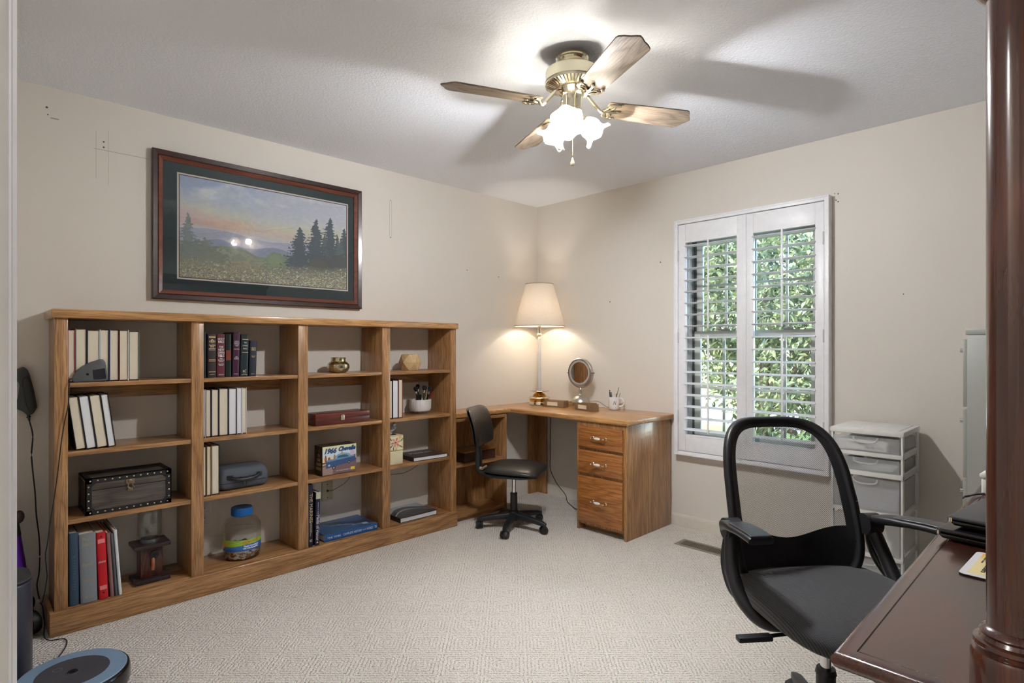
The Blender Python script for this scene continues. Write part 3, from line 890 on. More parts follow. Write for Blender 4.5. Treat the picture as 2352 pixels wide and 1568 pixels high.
book('ring_binder', 'slim grey binder between the pink album and the white binder', -3.0860, -3.0745, .104, .286, .262, .23, (88, 92, 98), 'spine', group=g6, lean=R_(3.6))
book('ring_binder', 'slim white binder at the right end of the albums', -3.0715, -3.0590, .104, .300, .264, .24, (222, 224, 226), 'spine', group=g6, lean=R_(3.9))
# two books in the third bay
g7 = 'large upright books on the bottom shelf of the third bay'
book('magazine', 'thin white publication squeezed against the upright beside the black book', -2.1765, -2.1735, .104, .352, .264, .22, (226, 228, 230), 'spine', group=g7, board=.0008)
book('book', 'tall black book titled Marines down its spine', -2.1715, -2.1450, .104, .350, .262, .24, (16, 18, 28), 'spine', group=g7, title=(('THE MARINES', .62, .026, .165, plain('tan_ink', srgb(205, 180, 150), .6), 1), ('MARINE CORPS\nHERITAGE FOUNDATION', .30, .008, .09, _M['tan_ink'], 1), ('e', .10, .03, .016, _M['tan_ink'], 0)))
t = book('book', 'dark blue book titled Medal of Honor beside the tall black book', -2.1340, -2.1075, .104, .298, .262, .24, (28, 26, 60), 'spine', group=g7, lean=R_(-1.5), title=(('Medal of Honor', .33, .026, .145, WHITEINK, 1), ('PORTRAITS  OF  VALOR', .70, .007, .07, WHITEINK, 1), ('\u25b2', .05, .014, .011, WHITEINK, 0)))
b = BM(); box(b, (.1190, -.0135, .262), (.1258, .0135, .2985)); obj('spine_label', b, plain('cream_band', srgb(196, 192, 170), .6), t, smooth=0)
g8 = 'books on the second shelf of the fourth bay, page edges out'
for (y0, y1, hh, c, pg, ww) in ((-1.6380, -1.6090, .243, (14, 14, 18), PAPER, 'black hardback half hidden by the upright beside the brush pot'),
                            (-1.6080, -1.5650, .243, (20, 14, 22), PAPERW, 'white-paged dark hardback, middle of three beside the brush pot'),
                            (-1.5640, -1.5330, .247, (150, 84, 56), PAPER, 'rust brown hardback nearest the brush pot')):
    book('book', ww, y0, y1, .780, hh, .250, .165, c, group=g8, pages=pg)

def flat_book(name, label, cx, cy, z, lx, ly, th, cover, rotz=0, pages=PAPERW, spine_front=False, group=None):
    """lying book; lx deep (x), ly long (y)"""
    t = thing(name, label, 'book', (cx, cy, z), rotz, group)
    cm = plain('cover_' + label.replace(' ', '_')[:40], srgb(*cover), .28)
    b = BM(); X, Y = lx / 2, ly / 2
    box(b, (-X, -Y, 0), (X, Y, .003), .0006, 1); box(b, (-X, -Y, th - .003), (X, Y, th), .0006, 1)
    if spine_front: box(b, (X - .003, -Y, 0), (X + .001, Y, th), .0012, 1)
    else: box(b, (-X, -Y - .001, 0), (X, -Y + .003, th), .001, 1)
    obj('cover', b, cm, t)
    b = BM(); box(b, (-X + .004, -Y + .003, .003), (X - .003, Y - .004, th - .003)); obj('pages', b, pages, t)
    return t
PRINTM = vcol('printed_paper', .35, .3)
def fbm(u, v, s, seed=0, o=4):
    """cheap smooth noise"""
    rng = np.random.default_rng(seed); out = np.zeros_like(u); a = 1.0; tot = 0
    for k in range(o):
        n = max(2, int(s * 2 ** k)) + 2
        gr = rng.random((n, n))
        x = u * (n - 2); y = v * (n - 2); xi = np.clip(x.astype(int), 0, n - 2); yi = np.clip(y.astype(int), 0, n - 2)
        fx = x - xi; fy = y - yi; fx = fx * fx * (3 - 2 * fx); fy = fy * fy * (3 - 2 * fy)
        out += a * ((gr[yi, xi] * (1 - fx) + gr[yi, xi + 1] * fx) * (1 - fy) + (gr[yi + 1, xi] * (1 - fx) + gr[yi + 1, xi + 1] * fx) * fy)
        tot += a; a *= .5
    return out / tot
def C_(r, g_, b_): return np.array([r, g_, b_]) / 255.0
def blend(a, c, m): return a * (1 - m[..., None]) + c * m[..., None]
FLAT_FX = Matrix(((0, -1, 0), (1, 0, 0), (0, 0, 1))).to_4x4()   # lying sheet read from the +X side (right = +Y, up = -X)

# big blue history book, third bay
t = flat_book('book', 'large flat blue book titled Complete History of the World', .132, -1.897, .104, .250, .350, .040, (24, 84, 150), R_(0), spine_front=True)
def f_blue(u, v):
    n = fbm(u, v, 3, 2); c = np.ones(u.shape + (3,)) * C_(20, 86, 140)
    c = blend(c, C_(14, 60, 104), np.clip(n * 1.6 - .5, 0, 1)); d = v - (0.95 - u * .9) + (fbm(u, v, 8, 5) - .5) * .3
    c = blend(c, C_(18, 44, 78), ((d > 0) & (d < .28)) * 1.0); c = blend(c, C_(130, 168, 190), np.exp(-((d + .03) / .05) ** 2) * (v < .6))
    return blend(c, C_(196, 205, 215), ((abs(u - .84) < .05) & (abs(v - .2) < .07)) * 1.0)
printed('cover_picture', .344, .244, 70, 50, f_blue, at(0, 0, .0405, FLAT_FX), PRINTM, t)
text('title', 'THE TIMES', .014, at(.1262, -.115, .019, FX), WHITEINK, t, width=.085)
text('title', 'COMPLETE HISTORY', .018, at(.1262, .005, .019, FX), WHITEINK, t, width=.125)
text('title', 'OF THE', .010, at(.1262, .084, .019, FX), WHITEINK, t, width=.024)
text('title', 'WORLD', .020, at(.1262, .121, .019, FX), WHITEINK, t, width=.042)
text('title', 'TB', .022, at(.1262, .160, .019, FX), WHITEINK, t, width=.016)
# fourth bay: black car book at the bottom, shiny brown book above
t = flat_book('book', 'black hardcover car book lying flat on the bottom right shelf', .134, -1.410, .104, .246, .292, .031, (22, 22, 26), R_(0))
def f_car(u, v):
    c = np.ones(u.shape + (3,)) * C_(150, 168, 178)
    c = blend(c, C_(40, 42, 46), (v < .52) * 1.0)
    c = blend(c, C_(84, 88, 92), ((v < .5) & (np.sin((u * 1.2 + v) * 24) > .2)) * .6)
    arc = v - (.86 - 1.6 * (u - .5) ** 2); c = blend(c, C_(16, 20, 30), ((arc < 0) & (arc > -.22)) * 1.0)
    c = blend(c, C_(190, 194, 196), ((arc < -.22) & (arc > -.26)) * 1.0); c = blend(c, C_(60, 64, 70), ((arc < -.26) & (v > .4)) * .8)
    return c
printed('cover_picture', .286, .240, 60, 50, f_car, at(0, 0, .0315, FLAT_FX), PRINTM, t)
t = flat_book('book', 'glossy dark brown book lying flat beside the tissue box', .150, -1.312, .484, .225, .270, .026, (58, 48, 44), R_(-3))
def f_brown(u, v):
    c = np.ones(u.shape + (3,)) * C_(70, 62, 58); n = fbm(u, v, 4, 9); c = blend(c, C_(40, 32, 30), np.clip(n * 1.5 - .4, 0, 1)); return blend(c, C_(104, 100, 98), (v > .8) * .7)
printed('cover_picture', .264, .218, 50, 40, f_brown, at(0, 0, .0265, FLAT_FX), PRINTM, t)
text('title', 'Kitchen', .05, at(-.02, 0, .0270, FLAT_FX), WHITEINK, t, width=.17)

# tissue box with lily print
t = thing('tissue_box', 'cream cube tissue box printed with a pink lily, half behind the upright', 'tissue box', (.190, -1.582, .484))
TB = plain('tissue_cream', srgb(226, 216, 180), .7)
b = BM(); box(b, (-.058, -.051, 0), (.058, .051, .088), .002); obj('base', b, TB, t)
b = BM(); box(b, (-.060, -.054, .088), (.060, .054, .186), .002); obj('lid', b, TB, t)
def f_lily(u, v):
    c = np.ones(u.shape + (3,)) * C_(232, 226, 200); c = blend(c, C_(206, 180, 110), np.clip(fbm(u, v, 4, 4) * 3 - 1.6, 0, 1))
    x, y = u - .46, v - .55; r = np.hypot(x, y); a = np.arctan2(y, x)
    for k in range(6):
        da = np.abs((a - k * PI / 3 - .2 + PI) % (2 * PI) - PI); w = .36 * np.sin(np.clip(r / .34, 0, 1) * PI) ** .6
        c = blend(c, C_(206, 128, 112) if k % 2 else C_(222, 150, 134), ((da < w) & (r < .34)) * 1.0)
    c = blend(c, C_(120, 60, 44), (r < .06) * 1.0)
    for (px, py, q) in ((.15, .3, .8), (.82, .25, -.6), (.3, .12, 1.6), (.9, .7, .9), (.1, .8, 2.2)):
        X_ = (u - px) * math.cos(q) + (v - py) * math.sin(q); Y_ = -(u - px) * math.sin(q) + (v - py) * math.cos(q)
        c = blend(c, C_(74, 110, 72), ((X_ / .16) ** 2 + (Y_ / .04) ** 2 < 1) * 1.0)
    return blend(c, C_(196, 150, 70), ((u < .02) | (u > .98) | (v < .03) | (v > .97)) * 1.0)
printed('flower_print', .106, .094, 60, 50, f_lily, at(.0607, 0, .137, FX), vcol('printed_card', .6), t)
b = BM(); lathe(b, [(0, 0), (.032, 0), (.034, .001), (0, .0015)], (0, 0, .186), 20); obj('opening', b, plain('slot_dark', srgb(40, 36, 32), .8), t)
b = BM()
tp = [(0, 0, .186), (.004, .004, .215), (-.004, .016, .235), (.006, .032, .254)]
sweep(b, catmull(tp, 5), [(-.012, -.004), (-.002, .004), (.012, -.003), (.020, .005), (.010, .002), (-.004, .010)], scales=[(.5 + .10 * i, .4 + .09 * i) for i in range(16)])
obj('tissue', b, plain('tissue_white', srgb(214, 218, 232), .8), t)

# wooden hexagon box, mercury glass pot
t = thing('wooden_vase', 'pale faceted wooden vase on the top shelf of the right bay', 'vase', (.165, -1.420, 1.081))
b = BM(); n = 6
lo, mi, hi = [], [], []
for k in range(n):
    a = 2 * PI * k / n + .35
    lo.append(b.verts.new((.060 * math.cos(a), .060 * math.sin(a), 0))); hi.append(b.verts.new((.060 * math.cos(a), .060 * math.sin(a), .106)))
    mi.append(b.verts.new((.076 * math.cos(a + PI / n), .076 * math.sin(a + PI / n), .053)))
for k in range(n):
    k2 = (k + 1) % n
    b.faces.new((lo[k], lo[k2], mi[k])); b.faces.new((hi[k], mi[k], hi[k2])); b.faces.new((mi[k], lo[k2], mi[k2])); b.faces.new((mi[k], mi[k2], hi[k2]))
b.faces.new(lo[::-1]); b.faces.new(hi); bmesh.ops.recalc_face_normals(b, faces=b.faces)
obj('body', b, wood('pale_pine', 'Z', srgb(212, 186, 140), srgb(186, 154, 108), .45, 6, .25, .1, 7), t, smooth=0)
b = BM(); lathe(b, [(0, 0), (.022, 0), (.024, .0012), (0, .0014)], (0, 0, .106), 20); obj('candle_well', b, plain('metal_cup', srgb(150, 140, 120), .3, .9), t)
t = thing('votive_pot', 'round mercury-glass candle pot with a short neck on the third bay top shelf', 'pot', (.150, -1.930, 1.081))
b = BM(); lathe(b, [(0, 0), (.042, 0), (.058, .010), (.0665, .030), (.064, .050), (.052, .063), (.043, .068), (.042, .078), (.044, .090), (.046, .092), (.041, .090), (.038, .070), (.05, .055), (0, .008)], (0, 0, 0), 36); 
m, nt, out = newmat('mercury_glass'); g = G(nt); nz = g.noise(g.coord(), 60, 4, .7)
g.bsdf(out, g.mix(g.ramp(nz.outputs[0], [(.35, 0.), (.65, 1.)]), srgb(226, 218, 190), srgb(176, 164, 128)), g.ramp(nz.outputs[0], [(.3, .12), (.7, .35)]), 1.0, g.bump(nz.outputs[0], .4, .003))
obj('body', b, m, t)

# red wood case with a brass latch (third bay)
t = thing('wooden_case', 'long flat reddish wooden case with a pale metal latch', 'case', (.176, -1.952, .780))
RW = wood('rosewood_Y', 'Y', srgb(124, 58, 44), srgb(86, 36, 30), .35, 5, .25, .3, 9)
b = BM(); box(b, (-.070, -.168, 0), (.070, .180, .036), .0015); obj('base', b, RW, t)
b = BM(); box(b, (-.070, -.168, .037), (.070, .180, .066), .0015); obj('lid', b, RW, t)
b = BM(); box(b, (.0702, -.012, .022), (.0745, .012, .052), .002); box(b, (.0745, -.007, .027), (.0765, .007, .044), .001); ball(b, (.074, 0, .053), .004); obj('latch', b, plain('pale_latch', srgb(206, 200, 176), .3, .8), t)

# model kit box
t = thing('model_kit_box', 'model car kit box showing a blue 1966 car, third bay', 'box', (.190, -1.968, .484))
b = BM(); box(b, (-.050, -.109, .001), (.050, .109, .170), .0015); obj('box', b, plain('kit_side', srgb(64, 52, 40), .5), t)
def f_kit(u, v):
    c = blend(np.ones(u.shape + (3,)) * C_(232, 224, 150), C_(204, 222, 240), np.clip((1 - abs(v - .72) * 3), 0, 1))
    c = blend(c, C_(236, 206, 160), ((v < .62) & (v > .45)) * .6)
    c = blend(c, C_(122, 92, 92), (v < .36 + .12 * u) * 1.0); c = blend(c, C_(166, 140, 130), ((v < .3) & (u < .3)) * .8)
    c = blend(c, C_(60, 40, 52), (abs(v - (.42 + .03 * u)) < .025) * 1.0)
    for (px, py, w, h, col) in ((.09, .56, .03, .14, (150, 72, 50)), (.19, .53, .04, .09, (164, 80, 54)), (.35, .59, .03, .11, (176, 120, 70)), (.57, .70, .03, .08, (220, 160, 80)), (.79, .62, .02, .05, (190, 130, 80))):
        c = blend(c, C_(*col), (((u - px) / w) ** 2 + ((v - py) / h) ** 2 < 1) * 1.0)
    s = (u - .1) / .88; top = .52 + .10 * s; bot = .23 + .15 * s
    c = blend(c, C_(44, 76, 126), ((v < top - .03 * (s < .3)) & (v > bot) & (s > 0) & (s < 1)) * 1.0)
    c = blend(c, C_(96, 146, 186), ((v < top) & (v > top - .07) & (s > .02) & (s < .97)) * .9)
    rf = ((u - .60) / .23) ** 2 + ((v - .59) / .13) ** 2 < 1
    c = blend(c, C_(120, 168, 190), (rf & (v > .56)) * 1.0); c = blend(c, C_(46, 66, 84), ((((u - .60) / .17) ** 2 + ((v - .57) / .085) ** 2 < 1) & (v > .56)) * .8)
    for (px, py, r) in ((.33, .23, .052), (.78, .36, .042)):
        d = np.hypot((u - px), (v - py) * .78); c = blend(c, C_(22, 24, 30), (d < r) * 1.0); c = blend(c, C_(150, 158, 160), (d < r * .5) * 1.0)
    c = blend(c, C_(190, 196, 206), (((u - .19) / .03) ** 2 + ((v - .33) / .035) ** 2 < 1) * 1.0)
    c = blend(c, C_(208, 168, 200), (((u - .88) / .07) ** 2 + ((v - .70) / .13) ** 2 < 1) * .7)
    c = blend(c, C_(232, 212, 40), ((abs(u - .895) < .065) & (abs(v - .13) < .05)) * 1.0)
    return c
printed('box_art', .216, .167, 130, 100, f_kit, at(.0504, 0, .0855, FX), vcol('printed_card', .6), t)
KB = plain('kit_blue', srgb(44, 76, 130), .4)
text('title', '1966', .040, at(.0508, -.063, .140, FX), KB, t, width=.078, shear=.35, bold=.0022)
text('title', 'Chevelle', .034, at(.0508, .045, .146, FX), KB, t, width=.112, shear=.35, bold=.0022)
text('title', '1:25 SCALE MODEL KIT', .010, at(.0508, .025, .020, FX), WHITEINK, t, width=.10)
b = BM()
for k in range(5): box(b, (.0 - .035 + .01 * k, -.1097, .03 + .026 * k), (.035 - .006 * k, -.1090, .046 + .026 * k))
obj('side_print', b, plain('kit_print', srgb(150, 136, 112), .5), t, smooth=0)

# studded trunk
t = thing('studded_chest', 'dark wooden chest with black straps and brass studs', 'chest', (.150, -3.024, .484))
GW = wood('grey_barn_wood', 'Y', srgb(98, 88, 78), srgb(66, 58, 52), .6, 7, .5, 0, 11)
LEA = plain('black_leather', srgb(22, 22, 26), .45, grain=.3, gscale=300)
X, Y, H = .098, .166, .160
b = BM(); box(b, (-X, -Y, .002), (X, Y, .108), .003); obj('base', b, GW, t)
b = BM(); box(b, (-X, -Y, .1095), (X, Y, H), .003); obj('lid', b, GW, t)
b = BM(); e = .0025; w = .020
for s in (-1, 1):
    box(b, (X - .001 if s > 0 else -X - e, -Y - e, 0), (X + e if s > 0 else -X + .001, Y + e, w)); box(b, (X - .001 if s > 0 else -X - e, -Y - e, H - w), (X + e if s > 0 else -X + .001, Y + e, H + e))
    box(b, (-X - e, Y - .001 if s > 0 else -Y - e, 0), (X + e, Y + e if s > 0 else -Y + .001, w)); box(b, (-X - e, Y - .001 if s > 0 else -Y - e, H - w), (X + e, Y + e if s > 0 else -Y + .001, H + e))
    for q in (-1, 1):
        x0, y0 = s * X, q * Y
        box(b, (min(x0 - s * w, x0 + s * e), min(y0 - q * .001, y0 + q * e), 0), (max(x0 - s * w, x0 + s * e), max(y0 - q * .001, y0 + q * e), H))
        box(b, (min(x0 - s * .001, x0 + s * e), min(y0 - q * w, y0 + q * e), 0), (max(x0 - s * .001, x0 + s * e), max(y0 - q * w, y0 + q * e), H))
    box(b, (-X - e, Y - w if s > 0 else -Y - e, H), (X + e, Y + e if s > 0 else -Y + w, H + e)); box(b, (X - w if s > 0 else -X - e, -Y, H), (X + e if s > 0 else -X + w, Y, H + e))
for q in (-1, 1):
    for zz in (w, H - w):
        s2 = 1 if zz < .1 else -1
        prism(b, [(q * (Y - w), zz), (q * (Y - w - .014), zz), (q * (Y - w), zz + s2 * .014)], X, X + e, 'YZ')
obj('strap_trim', b, LEA, t)
b = BM()
def stud(x, y, z, nx=1, ny=0): ball(b, (x, y, z), .0042, (.6 if nx else 1, .6 if ny else 1, 1), 10)
for k in range(12):
    y = -Y + .014 + k * (2 * Y - .028) / 11
    stud(X + e, y, .010); stud(X + e, y, H - .008)
for k in range(4):
    for q in (-1, 1): stud(X + e, q * (Y - .008), .034 + k * .031)
for k in range(6):
    for zz in (.010, H - .008): stud(-X + .02 + k * .032, -Y - e, zz, 0, 1)
obj('stud', b, plain('brass_stud', srgb(214, 190, 150), .25, 1.0), t)['kind'] = 'stuff'
b = BM(); box(b, (X, -.018, .118), (X + .003, .018, .140), .002); ball(b, (X + .004, 0, .131), .010, (.5, 1, 1)); box(b, (X, -.010, .086), (X + .003, .010, .104), .002)
tube(b, [(X + .004, -.008, .118), (X + .008, -.010, .104), (X + .008, 0, .096), (X + .008, .010, .104), (X + .004, .008, .118)], .0022, 6, 4)
tube(b, [(X + .004, .004, .112), (X + .012, .010, .108), (X + .012, .014, .100)], .002, 6, 4)
obj('latch', b, plain('bronze_latch', srgb(140, 118, 96), .4, .9), t)

# grey hard-shell case with strap handle
t = thing('carry_case', 'grey fabric hard-shell carrying case with a black strap handle', 'case', (.130, -2.500, .484))
CS = plain('grey_shell', srgb(82, 88, 96), .7, grain=.5, gscale=500)
def shell(z0, z1, rnd):
    b = BM(); L = []
    for k in range(9):
        q = k / 8.0; ins = .020 * (1 - math.sqrt(max(0, 1 - (1 - q) ** 2))) if rnd < 0 else .026 * (1 - math.sqrt(max(0, 1 - q ** 2)))
        L.append([b.verts.new((x, y, z0 + (z1 - z0) * q)) for x, y in rrect(.170 - 2 * ins, .262 - 2 * ins, .030, 5)])
    for a_, c_ in zip(L, L[1:]):
        for k in range(len(a_)): b.faces.new((a_[k], a_[(k + 1) % len(a_)], c_[(k + 1) % len(a_)], c_[k]))
    b.faces.new(L[0][::-1]); b.faces.new(L[-1]); return b
obj('lower_shell', shell(.001, .036, -1), CS, t, smooth=50); obj('upper_shell', shell(.040, .114, 1), CS, t, smooth=50)
b = BM(); prism(b, rrect(.1685, .2605, .030, 5), .0355, .0405, 'XY'); obj('zip', b, BLACKP, t)
b = BM()
for q in (-1, 1): box(b, (.0830, q * .075 - .014, .056), (.0885, q * .075 + .014, .080), .002)
tube(b, [(.088, -.072, .066), (.100, -.055, .060), (.108, -.030, .056), (.110, 0, .055), (.108, .030, .058), (.100, .055, .064), (.088, .072, .070)], .0085, 8, 4)
for k in range(11): cyl(b, (.1045 - .00035 * (k - 5) ** 2 * .8, -.05 + k * .01, .058), (.1055, -.046 + k * .01, .058), .0105, n=10)
tube(b, [(.087, -.008, .050), (.096, -.010, .040), (.098, -.012, .024)], .0028, 6, 4); tube(b, [(.087, .006, .050), (.096, .004, .040), (.098, .006, .024)], .0028, 6, 4)
obj('handle', b, BLACKP, t)

# coin jar
t = thing('coin_jar', 'clear plastic jar of coins with a blue lid and colourful label', 'jar', (.140, -2.490, .104))
jar = [(0.0, .002), (.086, .002), (.093, .012), (.094, .040), (.094, .112), (.098, .120), (.098, .140), (.093, .146), (.097, .156), (.094, .178), (.078, .202), (.052, .214), (.048, .222), (.048, .236)]
b = BM(); lathe(b, jar, n=48); obj('body', b, glass_thin('jar_plastic', (.95, .96, .95), 1.25, .03, .02, .22), t)
b = BM(); lathe(b, [(.049, .222), (.0535, .226), (.0535, .262), (.050, .266), (.046, .264), (.0, .263)], n=40)
for k in range(40):
    a = 2 * PI * k / 40; box(b, (.0525 * math.cos(a) - .001, .0525 * math.sin(a) - .001, .228), (.0525 * math.cos(a) + .0015, .0525 * math.sin(a) + .0015, .258))
obj('lid', b, plain('blue_lid', srgb(12, 96, 170), .35), t)
b = BM(); random.seed(3)
lathe(b, [(0, .003), (.084, .003), (.088, .012), (.088, .034), (0, .040)], n=32)
obj('coin_bed', b, plain('coin_bed', srgb(84, 68, 52), .5, .6, grain=1, gscale=120), t)
b = BM()
for k in range(330):
    a = random.random() * 2 * PI; rr = .0905 if k < 240 else .085 * math.sqrt(random.random()); z = random.uniform(.016, .056) if k < 240 else random.uniform(.040, .058)
    r = random.choice((.009, .0095, .012)); t2 = BM(); bmesh.ops.create_cone(t2, cap_ends=True, segments=12, radius1=r, radius2=r, depth=.0016)
    if k < 240: M = Matrix.Translation(((rr - .003) * math.cos(a), (rr - .003) * math.sin(a), z)) @ Matrix.Rotation(a, 4, 'Z') @ Matrix.Rotation(R_(90 + random.uniform(-18, 6)), 4, 'Y')
    else: M = Matrix.Translation(((rr - .012 * (rr > .07)) * math.cos(a), (rr - .012 * (rr > .07)) * math.sin(a), z)) @ Euler((random.uniform(-.6, .6), random.uniform(-.6, .6), 0)).to_matrix().to_4x4()
    merge(b, t2, M)
m, nt, out = newmat('coins'); g = G(nt); oi = g.n('ShaderNodeNewGeometry')
g.bsdf(out, g.ramp(oi.outputs['Random Per Island'], [(0, srgb(120, 78, 50)), (.45, srgb(150, 104, 70)), (.55, srgb(176, 172, 164)), (1, srgb(208, 206, 200))]), .35, .85)
co = obj('coin', b, m, t); co['kind'] = 'stuff'
def f_lab(u, v):
    c = np.ones(u.shape + (3,)) * C_(150, 190, 40); c = blend(c, C_(96, 150, 60), np.clip(fbm(u * 3 % 1, v, 5, 8) * 2 - .8, 0, 1))
    c = blend(c, C_(26, 100, 180), (v < .42 + .30 * np.clip(u * 2 - .8, 0, .6)) * (u > .22) * 1.0); c = blend(c, C_(226, 232, 236), ((v < .1) | (abs(u - .12) < .10) & (v < .35)) * .9)
    c = blend(c, C_(24, 88, 160), (v < .2) * (u > .2) * 1.0)
    for (px, py) in ((.06, .5), (.14, .6), (.22, .45), (.30, .60)): c = blend(c, C_(214, 150, 40), (((u - px) / .035) ** 2 + ((v - py) / .22) ** 2 < 1) * 1.0)
    c = blend(c, C_(60, 40, 90), (((u - .10) / .03) ** 2 + ((v - .7) / .14) ** 2 < 1) * 1.0)
    return c
u, v = np.meshgrid(np.linspace(0, 1, 90), np.linspace(0, 1, 26)); rgb = f_lab(u, v)
me = bpy.data.meshes.new('label'); a = R_(-128) + u * R_(190)
cc = np.stack([.0952 * np.cos(a), .0952 * np.sin(a), .052 + v * .058], -1).reshape(-1, 3); i = np.arange(25 * 90).reshape(25, 90)[:, :-1].ravel()
me.from_pydata(cc.tolist(), [], np.stack([i, i + 1, i + 91, i + 90], -1).tolist()); ca = me.color_attributes.new('print', 'FLOAT_COLOR', 'POINT')
lin = np.where(rgb <= .04045, rgb / 12.92, ((rgb + .055) / 1.055) ** 2.4).reshape(-1, 3); ca.data.foreach_set('color', np.concatenate([lin, np.ones((len(lin), 1))], 1).astype(np.float32).ravel())
me.materials.append(PRINTM); lab = bpy.data.objects.new('label', me); COL.objects.link(lab); lab.parent = t
def curved_text(s, size, zc, ac, r, mat, width):
    o = text('label_print', s, size, Matrix.Identity(4), mat, t, width=width, bold=.0006)
    for vv in o.data.vertices:
        aa = ac + vv.co.x / r; z = zc + vv.co.y; rr = r + vv.co.z; vv.co = (rr * math.cos(aa), rr * math.sin(aa), z)
curved_text('SHOUT OUTS', .019, .095, R_(10), .0957, plain('label_orange', srgb(220, 120, 30), .5), .090)
curved_text('Digital Counting Jar', .011, .076, R_(12), .0957, WHITEINK, .085); curved_text('with Coin Recognition', .010, .065, R_(10), .0957, WHITEINK, .085)

# candy dispenser with mason jar
t = thing('candy_dispenser', 'dark wooden dispenser topped with a clear upturned mason jar', 'dispenser', (.150, -2.925, .104))
DW = wood('redwood_Z', 'Z', srgb(96, 50, 36), srgb(50, 24, 20), .35, 12, .5, .3, 13); DK = plain('espresso_board', srgb(48, 34, 34), .4)
b = BM(); box(b, (-.062, -.075, 0), (.068, .075, .020), .004); obj('base', b, DK, t)
b = BM(); box(b, (-.042, -.046, .0205), (.042, .046, .165), .003); obj('body', b, DW, t)
b = BM(); box(b, (-.064, -.077, .1655), (.068, .077, .184), .005); obj('top_board', b, DK, t)
b = BM(); cyl(b, (.042, .010, .128), (.052, .010, .128), .019, n=24); ball(b, (.053, .010, .128), .004); obj('outlet_cap', b, BLACKS, t)
b = BM(); tube(b, [(.045, .004, .112), (.060, .002, .085), (.062, 0, .060)], .008, 8, 4); obj('lever', b, plain('orange_wood', srgb(150, 84, 50), .4), t)
b = BM(); lathe(b, [(.034, .1845), (.038, .188), (.038, .202), (.046, .210), (.050, .222), (.050, .330), (.046, .336), (0, .338)], n=36); obj('jar', b, glass_thin('jar_glass', (.88, .9, .88), 1.25, .04, .08, .25), t)
b = BM(); lathe(b, [(.039, .1845), (.0395, .1845), (.0395, .200), (.039, .200)], n=30); obj('jar_ring', b, plain('zinc_ring', srgb(140, 140, 136), .4, .9), t)

# brush pot
t = thing('brush_pot', 'ribbed white ceramic pot on little brass feet holding makeup brushes', 'pot', (.120, -1.305, .780))
b = BM(); lathe(b, [(0, .012), (.052, .012), (.068, .020), (.074, .034), (.074, .096), (.071, .097), (.070, .094), (.070, .03), (0, .018)], n=96, wob=lambda i, th: ((.0012 * math.cos(32 * th), 0) if i in (3, 4) else (0, 0)))
obj('body', b, plain('white_ceramic', srgb(232, 230, 230), .3), t)
b = BM()
for k in range(4):
    a = R_(45 + 90 * k); cyl(b, (.045 * math.cos(a), .045 * math.sin(a), 0), (.045 * math.cos(a), .045 * math.sin(a), .014), .003, .0045, 10)
obj('foot', b, BRASS, t)
random.seed(11)
HAIR = plain('brush_hair', srgb(22, 20, 24), .9, grain=.8, gscale=400)
bg = 'makeup brushes in the white pot'
def brush(x, y, tx, ty, L, r, col, label, dome=1.0):
    q = thing('makeup_brush', label, 'brush', (.120 + x, -1.305 + y, .812), 0, bg)
    d = Vector((tx, ty, 1)).normalized()
    b = BM(); cyl(b, (0, 0, 0), d * L * .72, .003, .0042, 10); obj('handle', b, BLACKS, q)
    b = BM(); cyl(b, d * L * .72, d * L * .84, .0045, r * .55, 12); obj('ferrule', b, CHROME, q)
    b = BM(); M = Matrix.Translation(d * L * .84) @ d.to_track_quat('Z', 'Y').to_matrix().to_4x4()
    lathe(b, [(r * .55, 0), (r * .9, .012), (r, .022), (r * .8, .030), (0, .034 * dome)], n=14, mat=M); obj('bristles', b, col, q)
brush(.02, -.025, .05, -.22, .150, .016, HAIR, 'full round makeup brush leaning left in the white pot')
brush(-.01, .0, -.06, -.05, .160, .014, HAIR, 'makeup brush standing upright behind the others in the pot')
brush(.01, .010, .0, .14, .150, .017, HAIR, 'large dark makeup brush in the middle of the pot')
brush(.03, .020, .08, .24, .142, .012, HAIR, 'angled makeup brush leaning right in the pot')
brush(.0, .035, .0, .32, .150, .010, HAIR, 'slim makeup brush nearest the right rim of the pot')
for k, (yy, hh) in enumerate(((-.048, .112), (-.030, .110), (-.012, .112))):
    q = thing('lipstick_tube', ('leftmost', 'middle', 'rightmost')[k] + ' of three black tubes standing in the white pot', 'tube', (.155 - .01 * k, -1.305 + yy, .799), 0, 'black tubes in the white pot')
    b = BM(); cyl(b, (0, 0, 0), (0, 0, hh * .55), .0085, n=16); obj('base', b, BLACKS, q); b = BM(); cyl(b, (0, 0, hh * .555), (0, 0, hh), .009, n=16); obj('cap', b, BLACKS, q)
q = thing('makeup_pencil', 'crimson pencil leaning right over the rim of the white pot', 'pencil', (.140, -1.262, .800)); b = BM(); cyl(b, (0, 0, 0), (.0, .050, .128), .0035, n=6); obj('barrel', b, plain('crimson', srgb(150, 20, 50), .35), q); b = BM(); cyl(b, (0, .050, .128), (.0, .054, .137), .0035, .0006, 6); obj('tip', b, BLACKS, q)
q = thing('makeup_pencil', 'beige pencil standing right of the brushes in the pot', 'pencil', (.125, -1.275, .800)); b = BM(); cyl(b, (0, 0, 0), (.0, .022, .130), .0035, n=6); obj('barrel', b, plain('beige_pencil', srgb(190, 170, 120), .4), q)

